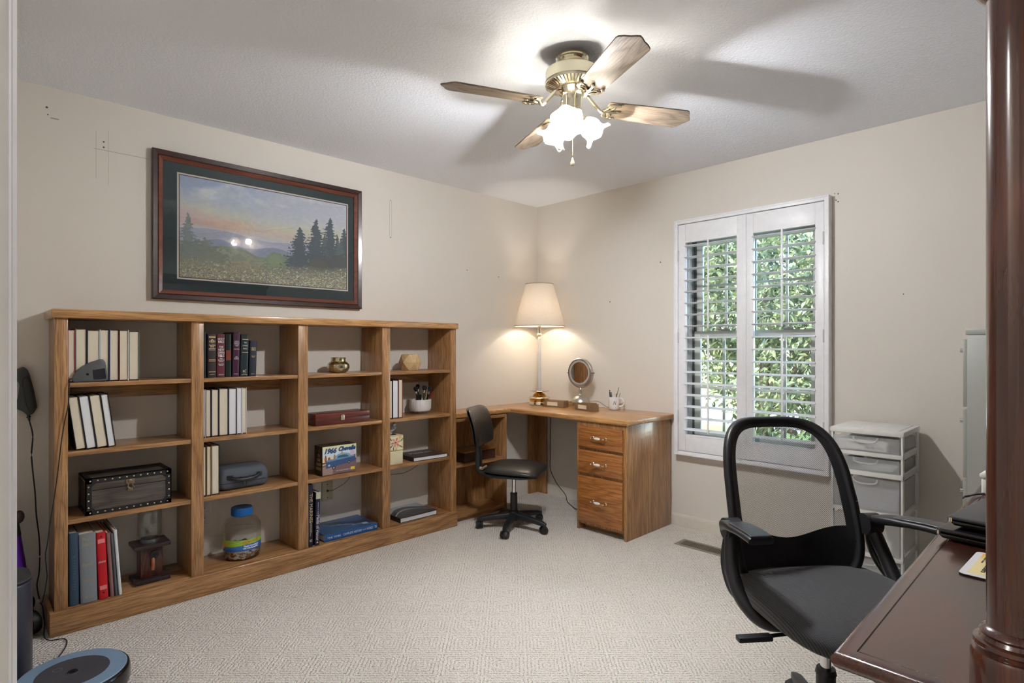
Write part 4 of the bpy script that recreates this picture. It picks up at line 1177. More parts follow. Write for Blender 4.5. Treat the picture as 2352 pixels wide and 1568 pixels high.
# wedge shaped grey device with cord
t = thing('handheld_device', 'grey wedge-shaped plastic device with a dark window, in front of the books', 'device', (.2585, -3.176, 1.081))
b = BM(); prism(b, [(-.066, .006), (-.064, .026), (-.050, .050), (-.030, .070), (0, .088), (.034, .100), (.046, .100), (.054, .088), (.062, .030), (.063, .006), (.055, .001), (-.058, .001)], -.0075, .0075, 'YZ', .004, 2)
obj('body', b, plain('device_grey', srgb(78, 80, 82), .45), t)
b = BM(); prism(b, [(.006, .052), (.052, .060), (.057, .012), (.010, .010)], .0072, .0088, 'YZ', .0008, 1); obj('window', b, plain('smoky_window', srgb(44, 44, 50), .08), t)
b = BM(); cyl(b, (.007, -.012, .034), (.009, -.012, .034), .005, n=14); obj('button', b, BLACKS, t)
b = BM(); tube(b, [(0, -.066, .016), (.004, -.074, .014), (.016, -.0775, .004), (.0245, -.078, -.012), (.026, -.079, -.03)], .0022, 6, 4); obj('cord_stub', b, CORD, t)

# heavy book or box on the low bookcase shelf
t = thing('wooden_box', 'dark wooden box with a gold-lit lid edge inside the low bookcase', 'box', (.120, -.840, .405))
b = BM(); box(b, (-.095, -.150, 0), (.095, .150, .068), .003); obj('base', b, wood('walnut_Y', 'Y', srgb(92, 60, 40), srgb(56, 34, 24), .4, 6, .4, .2, 15), t)
b = BM(); box(b, (-.100, -.156, .069), (.101, .156, .080), .003); obj('lid', b, wood('gold_lit_oak', 'Y', srgb(176, 120, 62), srgb(120, 76, 36), .3, 6, .4, .4, 16), t)  # golden light on the lid edge is put into its colour

# wall plates seen behind the shelves
IVORY = plain('ivory_plate', srgb(196, 188, 158), .4); PLATEW = plain('white_plate', srgb(214, 210, 204), .4)
t = thing('wall_outlet', 'double power socket plate on the wall behind the second bay', 'socket', (.002, -2.643, .333))
b = BM(); box(b, (-.002, -.036, -.058), (.004, .036, .058), .002); obj('plate', b, PLATEW, t)
for zz in (-.026, .026):
    b = BM(); cyl(b, (.003, 0, zz), (.006, 0, zz), .017, n=24); o_ = obj('socket', b, PLATEW, t)
    b = BM(); box(b, (.0056, -.008, zz - .002), (.0066, -.005, zz + .009)); box(b, (.0056, .005, zz - .002), (.0066, .008, zz + .007)); cyl(b, (.0056, 0, zz - .009), (.0066, 0, zz - .009), .0028, n=10); obj('slot', b, BLACKS, o_, smooth=0)
t = thing('phone_plate', 'ivory wall plate with a thin cable, behind the third bay', 'wall plate', (.002, -1.928, .333))
b = BM(); box(b, (-.002, -.036, -.057), (.004, .036, .057), .002); obj('plate', b, IVORY, t)
b = BM(); box(b, (.0038, -.006, -.006), (.006, .006, .006), .001); cyl(b, (.0038, 0, .042), (.0048, 0, .042), .003, n=10); cyl(b, (.0038, 0, -.042), (.0048, 0, -.042), .003, n=10); obj('jack', b, BLACKS, t)
b = BM(); tube(b, [(.005, -.002, -.002), (.012, .03, .0), (.014, .06, .010), (.016, .11, .032), (.014, .15, .066), (.010, .19, .10), (.008, .27, .05), (.008, .40, .04), (.008, .48, .030), (.010, .56, .028), (.010, .62, .042), (.010, .68, .066)], .0015, 6, 4); obj('cable', b, plain('tan_cable', srgb(120, 96, 76), .6), t)
t = thing('wall_plate', 'blank pale wall plate behind the makeup brushes', 'wall plate', (.002, -1.205, .938))
b = BM(); box(b, (-.002, -.036, -.058), (.004, .036, .058), .002); obj('plate', b, PLATEW, t); b = BM(); cyl(b, (.0038, 0, .042), (.0048, 0, .042), .003, n=10); cyl(b, (.0038, 0, -.042), (.0048, 0, -.042), .003, n=10); obj('screw', b, PLATEW, t)
# ------------------------------------------------------------------ framed landscape
pf = thing('framed_picture', 'wide framed landscape print with a dark green mat above the bookcase', 'picture', (0.02, -2.295, 1.868))
PY0, PY1, PZ0, PZ1 = -2.888, -1.703, 1.484, 2.252
FR1 = wood('frame_dark', 'Y', srgb(66, 34, 28), srgb(40, 20, 18), .3, 5, .3, .4, 21); FR2 = wood('frame_red', 'Y', srgb(126, 70, 50), srgb(92, 46, 34), .3, 5, .3, .4, 22)
def mitred(name, mat, o, i, x0, x1, xi):
    """mitred rectangular ring: o outer inset, i inner inset from the frame's outline; front slopes from x1 (outer) to xi (inner)"""
    b = BM(); L = []
    for (ins, x) in ((o, x0), (o, x1 - .003), (o + .003, x1), (i - .003, xi), (i, xi - .003), (i, x0)):
        L.append([b.verts.new((x, y, z)) for y, z in ((PY0 + ins, PZ0 + ins), (PY1 - ins, PZ0 + ins), (PY1 - ins, PZ1 - ins), (PY0 + ins, PZ1 - ins))])
    for a_, c_ in zip(L, L[1:] + L[:1]):
        for k in range(4): b.faces.new((a_[k], a_[(k + 1) % 4], c_[(k + 1) % 4], c_[k]))
    bmesh.ops.recalc_face_normals(b, faces=b.faces)
    return obj(name, b, mat, pf, w=True, smooth=0)
mitred('outer_moulding', FR1, 0, .027, .002, .036, .030)
mitred('inner_moulding', FR2, .027, .050, .004, .030, .022)
b = BM(); box(b, (.004, PY0 + .045, PZ0 + .045), (.012, PY1 - .045, PZ1 - .045))
MAT_ = plain('green_mat', srgb(40, 58, 62), .8); obj('mat', b, MAT_, pf, w=True, smooth=0)
b = BM(); AY0, AY1, AZ0, AZ1 = -2.764, -1.800, 1.603, 2.147
def ring(bm, y0, y1, z0, z1, wd, x): 
    for (a_, c_) in (((y0 - wd, z0 - wd), (y1 + wd, z0)), ((y0 - wd, z1), (y1 + wd, z1 + wd)), ((y0 - wd, z0), (y0, z1)), ((y1, z0), (y1 + wd, z1))):
        box(bm, (x - .0015, a_[0], a_[1]), (x, c_[0], c_[1]))
ring(b, AY0, AY1, AZ0, AZ1, .008, .0140); obj('white_bevel', b, plain('mat_white', srgb(228, 222, 214), .8), pf, w=True, smooth=0)
b = BM(); ring(b, AY0 + .004, AY1 - .004, AZ0 + .004, AZ1 - .004, .004, .0136); obj('inner_bevel', b, plain('mat_maroon', srgb(84, 50, 48), .8), pf, w=True, smooth=0)
def landscape(u, v):
    n1 = fbm(u, v * .6, 3, 1); n2 = fbm(u, v * 1.0, 7, 2); n3 = fbm(u * .999, v * .999, 60, 3, 2)
    c = np.ones(u.shape + (3,)) * C_(206, 206, 220)
    c = blend(c, C_(128, 156, 214), np.clip((v - .62) * 2.6, 0, 1) * np.clip(1.2 - u * 1.1, 0, 1) * np.clip(n1 * 2.4 - .6, 0, 1))
    c = blend(c, C_(170, 184, 208), np.clip((n1 - .5) * 4, 0, 1) * (v > .6) * .5)
    c = blend(c, C_(236, 238, 244), np.clip((n2 - .46) * 4, 0, 1) * np.clip((v - .55) * 3, 0, 1) * .9)
    c = blend(c, C_(228, 222, 176), np.exp(-((v - .64 + .1 * (u - .4)) / .10) ** 2) * np.clip(n2 * 1.5, 0, 1) * .85)
    c = blend(c, C_(232, 176, 148), np.exp(-((v - .58 + .04 * u) / .07) ** 2) * np.exp(-((u - .22) / .26) ** 2) * .9)
    c = blend(c, C_(226, 190, 164), np.exp(-((v - .53) / .05) ** 2) * np.exp(-((u - .62) / .2) ** 2) * .7)
    c = blend(c, C_(222, 176, 180), np.exp(-((v - .62) / .08) ** 2) * np.exp(-((u - .04) / .1) ** 2) * .7)
    c = blend(c, C_(152, 156, 186), (v < .47 + .03 * np.sin(u * 9) + .02 * n2) * .85)
    c = blend(c, C_(206, 196, 212), np.exp(-((v - .40) / .05) ** 2) * np.exp(-((u - .40) / .16) ** 2) * .9)
    r1 = .34 + .07 * np.exp(-((u - .20) / .10) ** 2) + .05 * np.exp(-((u - .52) / .09) ** 2) + .07 * np.clip(u - .6, 0, 1)
    c = blend(c, C_(118, 126, 160), (v < r1 + .01 * n3) * .9)
    r2 = .30 + .06 * np.exp(-((u - .27) / .10) ** 2) - .10 * np.clip(u - .3, 0, 1) * 1.2 + .01 * np.sin(u * 40)
    c = blend(c, C_(112, 124, 104), (v < r2) * 1.0); c = blend(c, C_(146, 144, 122), ((v < r2 - .03) & (n3 > .5)) * .6)
    c = blend(c, C_(150, 130, 96), np.exp(-((v - .14) / .09) ** 2) * np.exp(-((u - .40) / .2) ** 2) * .7)
    c = blend(c, C_(168, 108, 84), np.exp(-((v - .13) / .05) ** 2) * np.clip((fbm(u, v, 14, 6) - .5) * 8, 0, 1) * (u < .75) * .7)
    def bush(px, py, rx, ry, col, s):
        nonlocal c
        m_ = ((u - px) / rx) ** 2 + ((v - py) / ry) ** 2 + (n3 - .5) * 1.4; c = blend(c, C_(*col), np.clip((1 - m_) * 5, 0, 1) * s)
    bush(.10, .22, .16, .16, (98, 102, 88), .85); bush(.55, .23, .10, .12, (96, 118, 92), .95); bush(.52, .26, .05, .07, (120, 136, 92), .7); bush(.86, .24, .12, .14, (92, 88, 78), .9); bush(.70, .18, .10, .10, (84, 100, 78), .9)
    rng = np.random.default_rng(12)
    def spruce(px, v0, v1, wd, col, s=1.0):
        nonlocal c
        t_ = np.clip((v1 - v) / (v1 - v0), 0, 1); tier = .55 + .45 * np.abs(np.sin(v * 95 + px * 50 + (n3 - .5) * 2)); jag = .55 + 1.2 * fbm(u, v, 110, 33, 1)
        c = blend(c, C_(*col), ((np.abs(u - px + .004 * np.sin(v * 30)) < wd * (t_ ** .8) * tier * jag * 1.0 + .0015) & (v < v1) & (v > v0)) * s)
    spruce(.045, .20, .64, .055, (96, 108, 104), .8); spruce(.13, .15, .42, .06, (98, 106, 92), .8)
    for (px, v1, wd) in ((.985, .70, .05), (.93, .62, .03), (.88, .80, .055), (.84, .60, .03), (.785, .76, .055), (.68, .64, .058), (.955, .58, .03)):
        spruce(px, .14, v1 + .02, wd * 1.75, (52, 62, 70) if wd > .04 else (66, 76, 80)); 
    bush(.93, .30, .09, .10, (60, 62, 60), .8); bush(.80, .26, .06, .07, (70, 66, 58), .8)
    # meadow with flowers
    md = .19 + .09 * np.clip(u - .45, 0, 1) + .04 * n2
    md = md + .03 * (fbm(u, v, 40, 77, 2) - .5)
    g_ = np.clip((md - v) * 14, 0, 1)
    c = blend(c, C_(120, 120, 92), g_ * .8)
    sp = fbm(u, v, 150, 44, 1); sp = np.argsort(np.argsort(sp.ravel())).reshape(u.shape) / sp.size; dens = np.clip((md - v) * 7, 0, 1)
    c = blend(c, C_(206, 208, 190), (sp < .20 * dens * (.3 + u)) * .95); c = blend(c, C_(206, 184, 92), ((sp > .24) & (sp < .24 + .14 * dens)) * .85)
    c = blend(c, C_(60, 70, 52), ((sp > .42) & (sp < .42 + .22 * dens)) * .75); c = blend(c, C_(164, 150, 180), ((sp > .80) & (sp < .80 + .07 * dens)) * .8)
    c = blend(c, C_(150, 84, 70), ((sp > .70) & (sp < .70 + .07 * dens)) * .8)
    return np.clip(c, 0, 1) ** .66 * (0.97 + .06 * (n3[..., None] - .5))
printed('print', AY1 - AY0, AZ1 - AZ0, 420, 236, landscape, at(.0128, (AY0 + AY1) / 2, (AZ0 + AZ1) / 2, FX), vcol('art_print', .7), pf, w=True)
b = BM(); b.faces.new([b.verts.new((.0180, y, z)) for y, z in ((PY0 + .046, PZ0 + .046), (PY1 - .046, PZ0 + .046), (PY1 - .046, PZ1 - .046), (PY0 + .046, PZ1 - .046))]); obj('glass', b, glass_thin('picture_glass', (.99, 1.0, .995), 1.5, 0, .035), pf, w=True, smooth=0)

# ------------------------------------------------------------------ ceiling fan
FXC, FYC = 1.87, -1.78
fan = thing('ceiling_fan', 'brass ceiling fan with four pale wooden blades and three frilled glass lights', 'ceiling fan', (FXC, FYC, RZ))
b = BM(); lathe(b, [(0, 0), (.066, 0), (.068, -.004), (.068, -.014), (.064, -.018), (.066, -.024), (.060, -.036), (.048, -.046), (.040, -.050), (0, -.050)], n=48); obj('canopy', b, BRASS, fan)
b = BM(); lathe(b, [(0, -.048), (.044, -.048), (.050, -.056), (.096, -.058), (.108, -.066), (.110, -.072), (.110, -.108), (.112, -.112), (.108, -.120), (0, -.120)], n=64); obj('motor_housing', b, plain('antique_brass', srgb(222, 215, 190), .28, 1.0), fan)
b = BM(); lathe(b, [(0.106, -.118), (.060, -.134), (.058, -.150), (0, -.150)], n=48); obj('vent_core', b, plain('dark_core', srgb(30, 26, 22), .5), fan)
b = BM()
for k in range(44):
    a = 2 * PI * k / 44; M = Matrix.Rotation(a, 4, 'Z')
    t2 = BM(); prism(t2, [(.110, -.116), (.110, -.122), (.066, -.139), (.063, -.133)], -.0042, .0042, 'XZ'); merge(b, t2, M)
lathe(b, [(.104, -.116), (.112, -.118), (.111, -.125), (.104, -.121)], n=48); lathe(b, [(.070, -.131), (.070, -.140), (.058, -.146), (.056, -.138)], n=48)
obj('vent_grille', b, BRASS, fan)
b = BM(); lathe(b, [(0, -.135), (.066, -.137), (.068, -.146), (.054, -.160), (.040, -.168), (.040, -.178), (.0385, -.182), (.0385, -.222), (.042, -.226), (.042, -.232), (.034, -.240), (.020, -.246), (0, -.250)], n=40); obj('switch_housing', b, BRASS, fan)
BLZ = -.205
BW = wood('blade_wood', 'X', srgb(158, 142, 124), srgb(112, 96, 80), .5, 10, .6, .1, 31)
BT = plain('blade_top', srgb(90, 62, 42), .5)
outl = [(.150, -.046), (.158, -.052), (.505, -.064), (.515, -.061), (.528, -.046), (.538, -.026), (.550, -.012), (.556, 0), (.550, .012), (.538, .026), (.528, .046), (.515, .061), (.505, .064), (.158, .052), (.150, .046)]
for k, ang in enumerate((-114, -27, 62, 156)):
    M = Matrix.Rotation(R_(ang), 4, 'Z')
    pitch = Matrix.Translation((0, 0, BLZ)) @ Matrix.Rotation(R_(-11), 4, 'X')
    b = BM(); t2 = BM(); prism(t2, outl, -.003, .003, 'XY', .0012, 1); merge(b, t2, None)
    bl = obj('blade', b, BW, fan); bl.matrix_basis = M @ pitch
    # scrolled blade iron
    b = BM()
    tube(b, [(.050, 0, -.150), (.075, 0, -.156), (.100, 0, -.186), (.130, 0, BLZ - .012), (.155, 0, BLZ - .008)], .0075, 8, 5)
    for s in (-1, 1):
        tube(b, [(.135, 0, BLZ - .010), (.150, s * .018, BLZ - .008), (.158, s * .036, BLZ - .007 ), (.178, s * .046, BLZ - .007), (.200, s * .046, BLZ - .008)], .0055, 8, 5)
        tube(b, [(.150, 0, BLZ - .010), (.170, s * .012, BLZ - .009), (.180, s * .030, BLZ - .009), (.172, s * .042, BLZ - .009)], .0040, 8, 5)
        ball(b, (.196, s * .045, BLZ - .008), .009, (1, 1, .5))
    tube(b, [(.150, 0, BLZ - .010), (.175, 0, BLZ - .010), (.205, 0, BLZ - .008)], .0055, 8, 4); ball(b, (.205, 0, BLZ - .008), .009, (1, 1, .5))
    ir = obj('blade_iron', b, BRASS, fan); ir.matrix_basis = M @ Matrix.Translation((0, 0, BLZ)) @ Matrix.Rotation(R_(-11), 4, 'X') @ Matrix.Translation((0, 0, -BLZ))
SHADE = frosted('frosted_shade', (.96, .93, .86), .28, .60, .35)
BULB = emit('bulb_glow', (1.0, .93, .80), 22.0)
for k, ang in enumerate((-60, 60, 180)):
    az = R_(ang)
    dirv = Vector((math.cos(az) * math.cos(R_(40)), math.sin(az) * math.cos(R_(40)), -math.sin(R_(40))))
    M = dirv.to_track_quat('Z', 'X').to_matrix().to_4x4()
    neck = Vector((math.cos(az) * .046, math.sin(az) * .046, -.262))
    b = BM(); tube(b, [(math.cos(az) * .02, math.sin(az) * .02, -.232), (math.cos(az) * .040, math.sin(az) * .040, -.240), tuple(neck)], .009, 10, 4)
    lathe(b, [(0, -.014), (.017, -.012), (.021, .0), (.021, .012), (.019, .014), (0, .010)], neck, 24, None, M)
    obj('light_arm', b, BRASS, fan)
    pr_ = [(.019, .004), (.030, .014), (.040, .030), (.044, .046), (.042, .060), (.046, .074), (.058, .086), (.066, .090)]
    def wob(i, th):
        t = max(0, (i - 4)) / 3.0
        return (.0045 * t * math.cos(6 * th), .006 * t * math.cos(6 * th + .4))
    b = BM(); lathe(b, pr_, neck, 72, wob, M)
    obj('lamp_shade', b, SHADE, fan, smooth=60, solid=.0022)
    pos = neck + dirv * .046
    b = BM(); ball(b, pos, .019, n=16); cyl(b, neck + dirv * .01, pos, .011, n=12); obj('bulb', b, BULB, fan)
    lamp_light('bulb_light', neck + dirv * .050, FAN_W, FAN_C, .022, fan)
b = BM()
for (x, y, z0, z1) in ((-.042, -.032, -.235, -.352), (.012, -.012, -.25, -.425)):
    n = int((z0 - z1) / .0055)
    for k in range(n): ball(b, (x, y, z0 - k * .0055), .0018, n=6)
obj('pull_chain', b, BRASS, fan)
for (x, y, z) in ((-.042, -.032, -.352), (.012, -.012, -.425)):
    b = BM(); lathe(b, [(0, 0), (.003, -.002), (.004, -.008), (.009, -.022), (.009, -.028)], (x, y, z), 16); lathe(b, [(.009, -.028), (.008, -.033), (.0, -.037)], (x, y, z), 16)
    obj('pull_knob', b, plain('pull_knob', srgb(206, 196, 180), .3), fan)

# ------------------------------------------------------------------ things on the corner desk
LX, LY = .238, -.228
lp = thing('table_lamp', 'tall table lamp with a white cone shade and mirrored gold base, lit', 'lamp', (LX, LY, DT))
GLD = plain('gold_glass', srgb(232, 176, 70), .12, 1.0); SLV = plain('silver_glass', srgb(226, 218, 200), .12, 1.0)
b = BM(); lathe(b, [(0, 0), (.082, 0), (.085, .004), (.085, .022), (.080, .030), (.076, .032)], n=48); lathe(b, [(.074, .046), (.086, .050), (.087, .058), (.078, .068), (.058, .074)], n=48); lathe(b, [(.020, .100), (.080, .108), (.081, .112), (.078, .115), (.014, .120), (0, .120)], n=48); obj('base', b, SLV, lp)
b = BM(); lathe(b, [(.076, .031), (.081, .036), (.081, .042), (.075, .047)], n=48); lathe(b, [(.058, .074), (.052, .080), (.036, .092), (.022, .101)], n=48); obj('base_band', b, GLD, lp)
b = BM(); lathe(b, [(0, .120), (.014, .120), (.0145, .125), (.0145, .530), (.012, .534), (0, .534)], n=24); obj('column', b, plain('acrylic_column', srgb(214, 212, 208), .08, 0, .9), lp)
b = BM(); lathe(b, [(.012, .532), (.010, .540), (.006, .548), (.020, .556), (.024, .562), (.018, .570), (.012, .574), (.013, .600), (.014, .640), (0, .640)], n=28)
for k in range(3):
    a = 2 * PI * k / 3; tube(b, [(0, 0, .655), (.112 * math.cos(a), .112 * math.sin(a), .630 + .34 - .02)], .0015, 6, 0)
obj('neck', b, BRASS, lp)
b = BM(); lathe(b, [(.203, .630), (.204, .632), (.112, .970), (.110, .968)], n=64)
obj('lamp_shade', b, frosted('linen_shade', (.80, .74, .66), 0.0, .28, .9), lp, smooth=60, solid=.0012)
b = BM(); lathe(b, [(.202, .629), (.2055, .629), (.2050, .636), (.2015, .636)], n=64); lathe(b, [(.1095, .966), (.1135, .966), (.1130, .972), (.109, .972)], n=64); obj('shade_rim', b, plain('shade_trim', srgb(176, 160, 140), .8), lp)
b = BM(); ball(b, (0, 0, .74), .028, (1, 1, 1.2)); cyl(b, (0, 0, .64), (0, 0, .72), .014); obj('bulb', b, emit('lamp_bulb', (1, .84, .62), 9.0), lp)
lamp_light('lamp_light', (0, 0, .76), LAMP_W, LAMP_C, .030, lp)
lc_ = thing('lamp_cord', 'black lamp cord hanging in the corner behind the desk', 'cord', (.176, -.03, .70))
b = BM(); tube(b, [(.170, -.020, .70), (.176, -.030, .463), (.185, -.040, .32), (.195, -.045, .212), (.272, -.055, .116), (.366, -.060, .044), (.424, -.102, .006), (.529, -.174, .006), (.605, -.218, .006), (.72, -.24, .006)], .0028, 8, 6); obj('cord', b, CORD, lc_, w=True)

# smoky cosmetic organiser with swing-out trays, mirror on top
SMK = frosted('smoky_acrylic', (.80, .70, .54), .86, .1, .12)
og = thing('cosmetic_organiser', 'smoky brown plastic organiser with two opened swing trays under the mirror', 'organiser', (.62, -.19, DT))
b = BM(); box(b, (-.115, -.055, .038), (.115, .065, .043), .001); box(b, (-.115, -.055, 0), (-.110, .065, .038)); box(b, (.110, -.055, 0), (.115, .065, .038)); box(b, (-.115, .060, 0), (.115, .065, .038)); cyl(b, (-.11, -.05, 0), (-.11, -.05, .048), .004, n=10); cyl(b, (.11, -.05, 0), (.11, -.05, .048), .004, n=10); obj('platform', b, SMK, og)
for (cx, cy, rz) in ((-.175, -.072, 12), (.150, -.100, -10)):
    b = BM(); W, D, H, t_ = .092, .032, .052, .003
    M = Matrix.Translation((cx, cy, 0)) @ Matrix.Rotation(R_(rz), 4, 'Z')
    t2 = BM(); box(t2, (-W, -D, 0), (W, D, t_)); box(t2, (-W, -D, 0), (-W + t_, D, H)); box(t2, (W - t_, -D, 0), (W, D, H)); box(t2, (-W, D - t_, 0), (W, D, H))
    for (a_, c_) in (((-W, -D, 0), (W, -D + t_, .012)), ((-W, -D, .040), (W, -D + t_, H)), ((-W, -D, .012), (-.062, -D + t_, .040)), ((.030, -D, .012), (W, -D + t_, .040))): box(t2, a_, c_)
    merge(b, t2, M); tr = obj('swing_tray', b, SMK, og)
    t2 = BM(); box(t2, (-.062, -D + .001, .012), (.030, -D + .002, .040)); b = BM(); merge(b, t2, M); obj('tray_label', b, plain('tray_label', srgb(226, 214, 190), .6), tr, smooth=0)
b = BM(); 
mr = thing('makeup_mirror', 'round nickel makeup mirror on a domed stand, tilted on the organiser', 'mirror', (.618, -.175, DT + .0435))
b = BM(); lathe(b, [(0, 0), (.068, 0), (.070, .003), (.066, .018), (.054, .036), (.034, .050), (.014, .056), (0, .057)], n=44); obj('base', b, NICKEL, mr)
b = BM(); lathe(b, [(.016, .054), (.013, .060), (.010, .064), (.010, .078), (.013, .082), (.013, .094), (.010, .098), (.009, .118)], n=24); obj('stem', b, NICKEL, mr)
MC = Vector((0, 0, .226)); az = R_(-86)  # facing direction
fr = Matrix.Translation(MC) @ Matrix.Rotation(az, 4, 'Z') @ Matrix.Rotation(R_(90), 4, 'Y') @ Matrix.Rotation(R_(0), 4, 'X')
b = BM(); lathe(b, [(.094, .018), (.104, .019), (.108, .015), (.109, .006), (.109, -.010), (.104, -.019), (.094, -.018), (0, -.018)], n=64, mat=fr); obj('mirror_housing', b, NICKEL, mr)
b = BM(); lathe(b, [(.080, .0165), (.095, .0170), (.095, .0150)], n=64, mat=fr); obj('light_ring', b, frosted('ring_diffuser', (.82, .80, .76), .1, .4, .4), mr)
b = BM(); lathe(b, [(0, .0160), (.081, .0162)], n=64, mat=fr)
m, nt, out = newmat('mirror_glass'); g = G(nt); nz = g.noise(g.coord(), 2, 1); g.bsdf(out, g.mix(nz.outputs[0], (.90, .90, .90), (.86, .87, .88)), .01, 1.0); obj('mirror', b, m, mr)
b = BM()
side = Vector((-math.sin(az), math.cos(az), 0))
pts = [MC + side * (.116 * math.cos(R_(a))) + Vector((0, 0, .116 * math.sin(R_(a)))) for a in range(-180, 1, 15)]
tube(b, pts, .0042, 8, 3)
for s in (-1, 1): cyl(b, MC + side * (.106 * s), MC + side * (.124 * s), .006, n=12)
obj('yoke', b, NICKEL, mr)
mc = thing('mirror_cord', 'thin cord running from the makeup mirror to the wall', 'cord', (.70, -.10, DT)); b = BM(); tube(b, [(.690, -.165, .826), (.74, -.11, .824), (.79, -.075, .785), (.84, -.045, .776), (.86, -.02, .775)], .002, 6, 5); obj('cord', b, plain('grey_cord', srgb(120, 112, 100), .5), mc, w=True)

mg = thing('mug', 'white mug with a small dark script on it, holding pens', 'mug', (.868, -.092, DT))
CER = plain('mug_white', srgb(236, 234, 232), .2)
b = BM(); lathe(b, [(0, .001), (.034, .001), (.037, .006), (.0385, .010), (.0390, .092), (.0380, .094), (.036, .092), (.0345, .012), (0, .008)], n=40); obj('body', b, CER, mg)
b = BM(); d = Vector((.80, .60, 0)); tube(b, [d * .037 + Vector((0, 0, .080)), d * .056 + Vector((0, 0, .082)), d * .068 + Vector((0, 0, .066)), d * .070 + Vector((0, 0, .046)), d * .060 + Vector((0, 0, .028)), d * .037 + Vector((0, 0, .022))], .0044, 10, 5, [(1, 1.2)] * 26); obj('handle', b, CER, mg)
aa = R_(-48)
t_ = text('script', 'N', .040, Matrix.Identity(4), DARKINK, mg, width=.020, shear=.2)
for vv in t_.data.vertices: q = aa + vv.co.x / .039; z = .050 + vv.co.y; vv.co = (.0393 * math.cos(q), .0393 * math.sin(q), z)
gp = 'pens and tools in the white mug'
def stick(name, label, cat, x, y, dx, dy, L, r, mat, tip=None, flat=None):
    q = thing(name, label, cat, (.868 + x, -.092 + y, DT + .0095), 0, gp); d = Vector((dx, dy, 1)).normalized(); b = BM()
    if flat:
        t2 = BM(); box(t2, (-flat, -.0015, .0), (flat, .0015, L), .0012); merge(b, t2, d.to_track_quat('Z', 'Y').to_matrix().to_4x4())
    else: cyl(b, (0, 0, 0), d * L, r, n=12)
    obj('body', b, mat, q)
    if tip: b = BM(); cyl(b, d * L, d * (L + .006), r * .4, n=8); ball(b, d * (L + .010), r * 1.1, n=10); obj('clicker', b, tip, q)
stick('pen', 'black click pen standing tallest on the left of the mug', 'pen', -.018, -.012, -.06, -.04, .120, .0045, BLACKS, BLACKP)
stick('pen', 'grey pen with a dark cap beside the black click pen', 'pen', -.006, -.016, -.02, -.05, .104, .0042, plain('grey_pen', srgb(90, 88, 88), .4), BLACKP)
stick('pencil', 'short brown pencil in the middle of the mug', 'pencil', .002, .010, .08, .08, .108, .0038, plain('brown_pencil', srgb(120, 96, 80), .5))
stick('nail_file', 'brown emery board leaning far right out of the mug', 'nail file', .002, -.004, .20, .12, .160, .004, plain('emery_brown', srgb(92, 70, 48), .8), flat=.0085)
stick('nail_file', 'shorter tan emery board behind the brown one in the mug', 'nail file', .012, .010, .22, .14, .118, .004, plain('emery_tan', srgb(116, 98, 76), .8), flat=.0070)

# ------------------------------------------------------------------ small task chair at the desk
def caster(bm_w, bm_h, p, a, r=.024):
    x, y = p; c, s = math.cos(a), math.sin(a)
    for q in (-1, 1):
        o = Vector((x - s * q * .012, y + c * q * .012, r)); cyl(bm_w, o, o + Vector((-s * q * .013, c * q * .013, 0)), r, r * .88, 22)
    ball(bm_h, (x, y, r + .004), r * 1.02, (1, 1, .9), 14)
    cyl(bm_h, (x, y, r), (x, y, r * 2 + .012), .008, n=12)
def star_base(t, R, zc, r, a0, leg_h=.045, hub=.036):
    hubb = BM(); lathe(hubb, [(0, zc - .03), (hub, zc - .03), (hub, zc + .02), (hub * .8, zc + .034), (0, zc + .034)], n=24); obj('hub', hubb, BLACKP, t)
    for k in range(5):
        a = a0 + 2 * PI * k / 5; d = Vector((math.cos(a), math.sin(a), 0))
        b = BM(); sweep(b, [d * .02 + Vector((0, 0, zc)), d * (R * .5) + Vector((0, 0, zc - .008)), d * (R * .93) + Vector((0, 0, zc - .022)), d * (R + .014) + Vector((0, 0, zc - .030))], rrect(.050, leg_h, .012, 3), scales=[(1.1, 1.0), (.82, .85), (.66, .68), (.45, .5)])
        lg = obj('leg', b, BLACKP, t)
        bw, bh = BM(), BM(); caster(bw, bh, (d.x * R, d.y * R), a + .9 + k * 1.3, r)
        ch = obj('caster', bh, BLACKS, lg); obj('wheel', bw, BLACKP, ch)
tc = thing('task_chair', 'small armless black task chair at the corner desk', 'chair', (.590, -.862, 0), R_(30))
star_base(tc, .235, .088, .026, R_(13 - 30))
b = BM(); cyl(b, (0, 0, .09), (0, 0, .235), .025, .024, 24); cyl(b, (0, 0, .235), (0, 0, .243), .026, .022, 24); obj('column_cover', b, BLACKP, tc)
b = BM(); cyl(b, (0, 0, .24), (0, 0, .37), .0135, n=20); obj('gas_lift', b, CHROME, tc)
b = BM(); lathe(b, [(.016, .335), (.030, .338), (.036, .35), (.036, .356), (0, .356)], n=24); box(b, (-.16, -.045, .352), (.12, .045, .378), .006); tube(b, [(-.04, .02, .365), (-.06, .14, .360), (-.07, .19, .358)], .005, 8, 3); box(b, (-.085, .18, .352), (-.06, .23, .362), .004); obj('mechanism', b, BLACKP, tc)
LTH = plain('black_vinyl', srgb(40, 38, 36), .34, grain=.15, gscale=120)
b = BM(); sweep(b, [(-.165, 0, .408), (-.15, 0, .412), (-.09, 0, .415), (.0, 0, .414), (.11, 0, .412), (.17, 0, .405), (.200, 0, .396), (.210, 0, .392)], [(x * .5, y) for x, y in rrect(2, 2, .9, 6)], scales=[(.30, .015), (.37, .030), (.41, .036), (.43, .037), (.43, .036), (.41, .034), (.34, .024), (.28, .008)])
obj('seat', b, LTH, tc, sub=1, smooth=80)
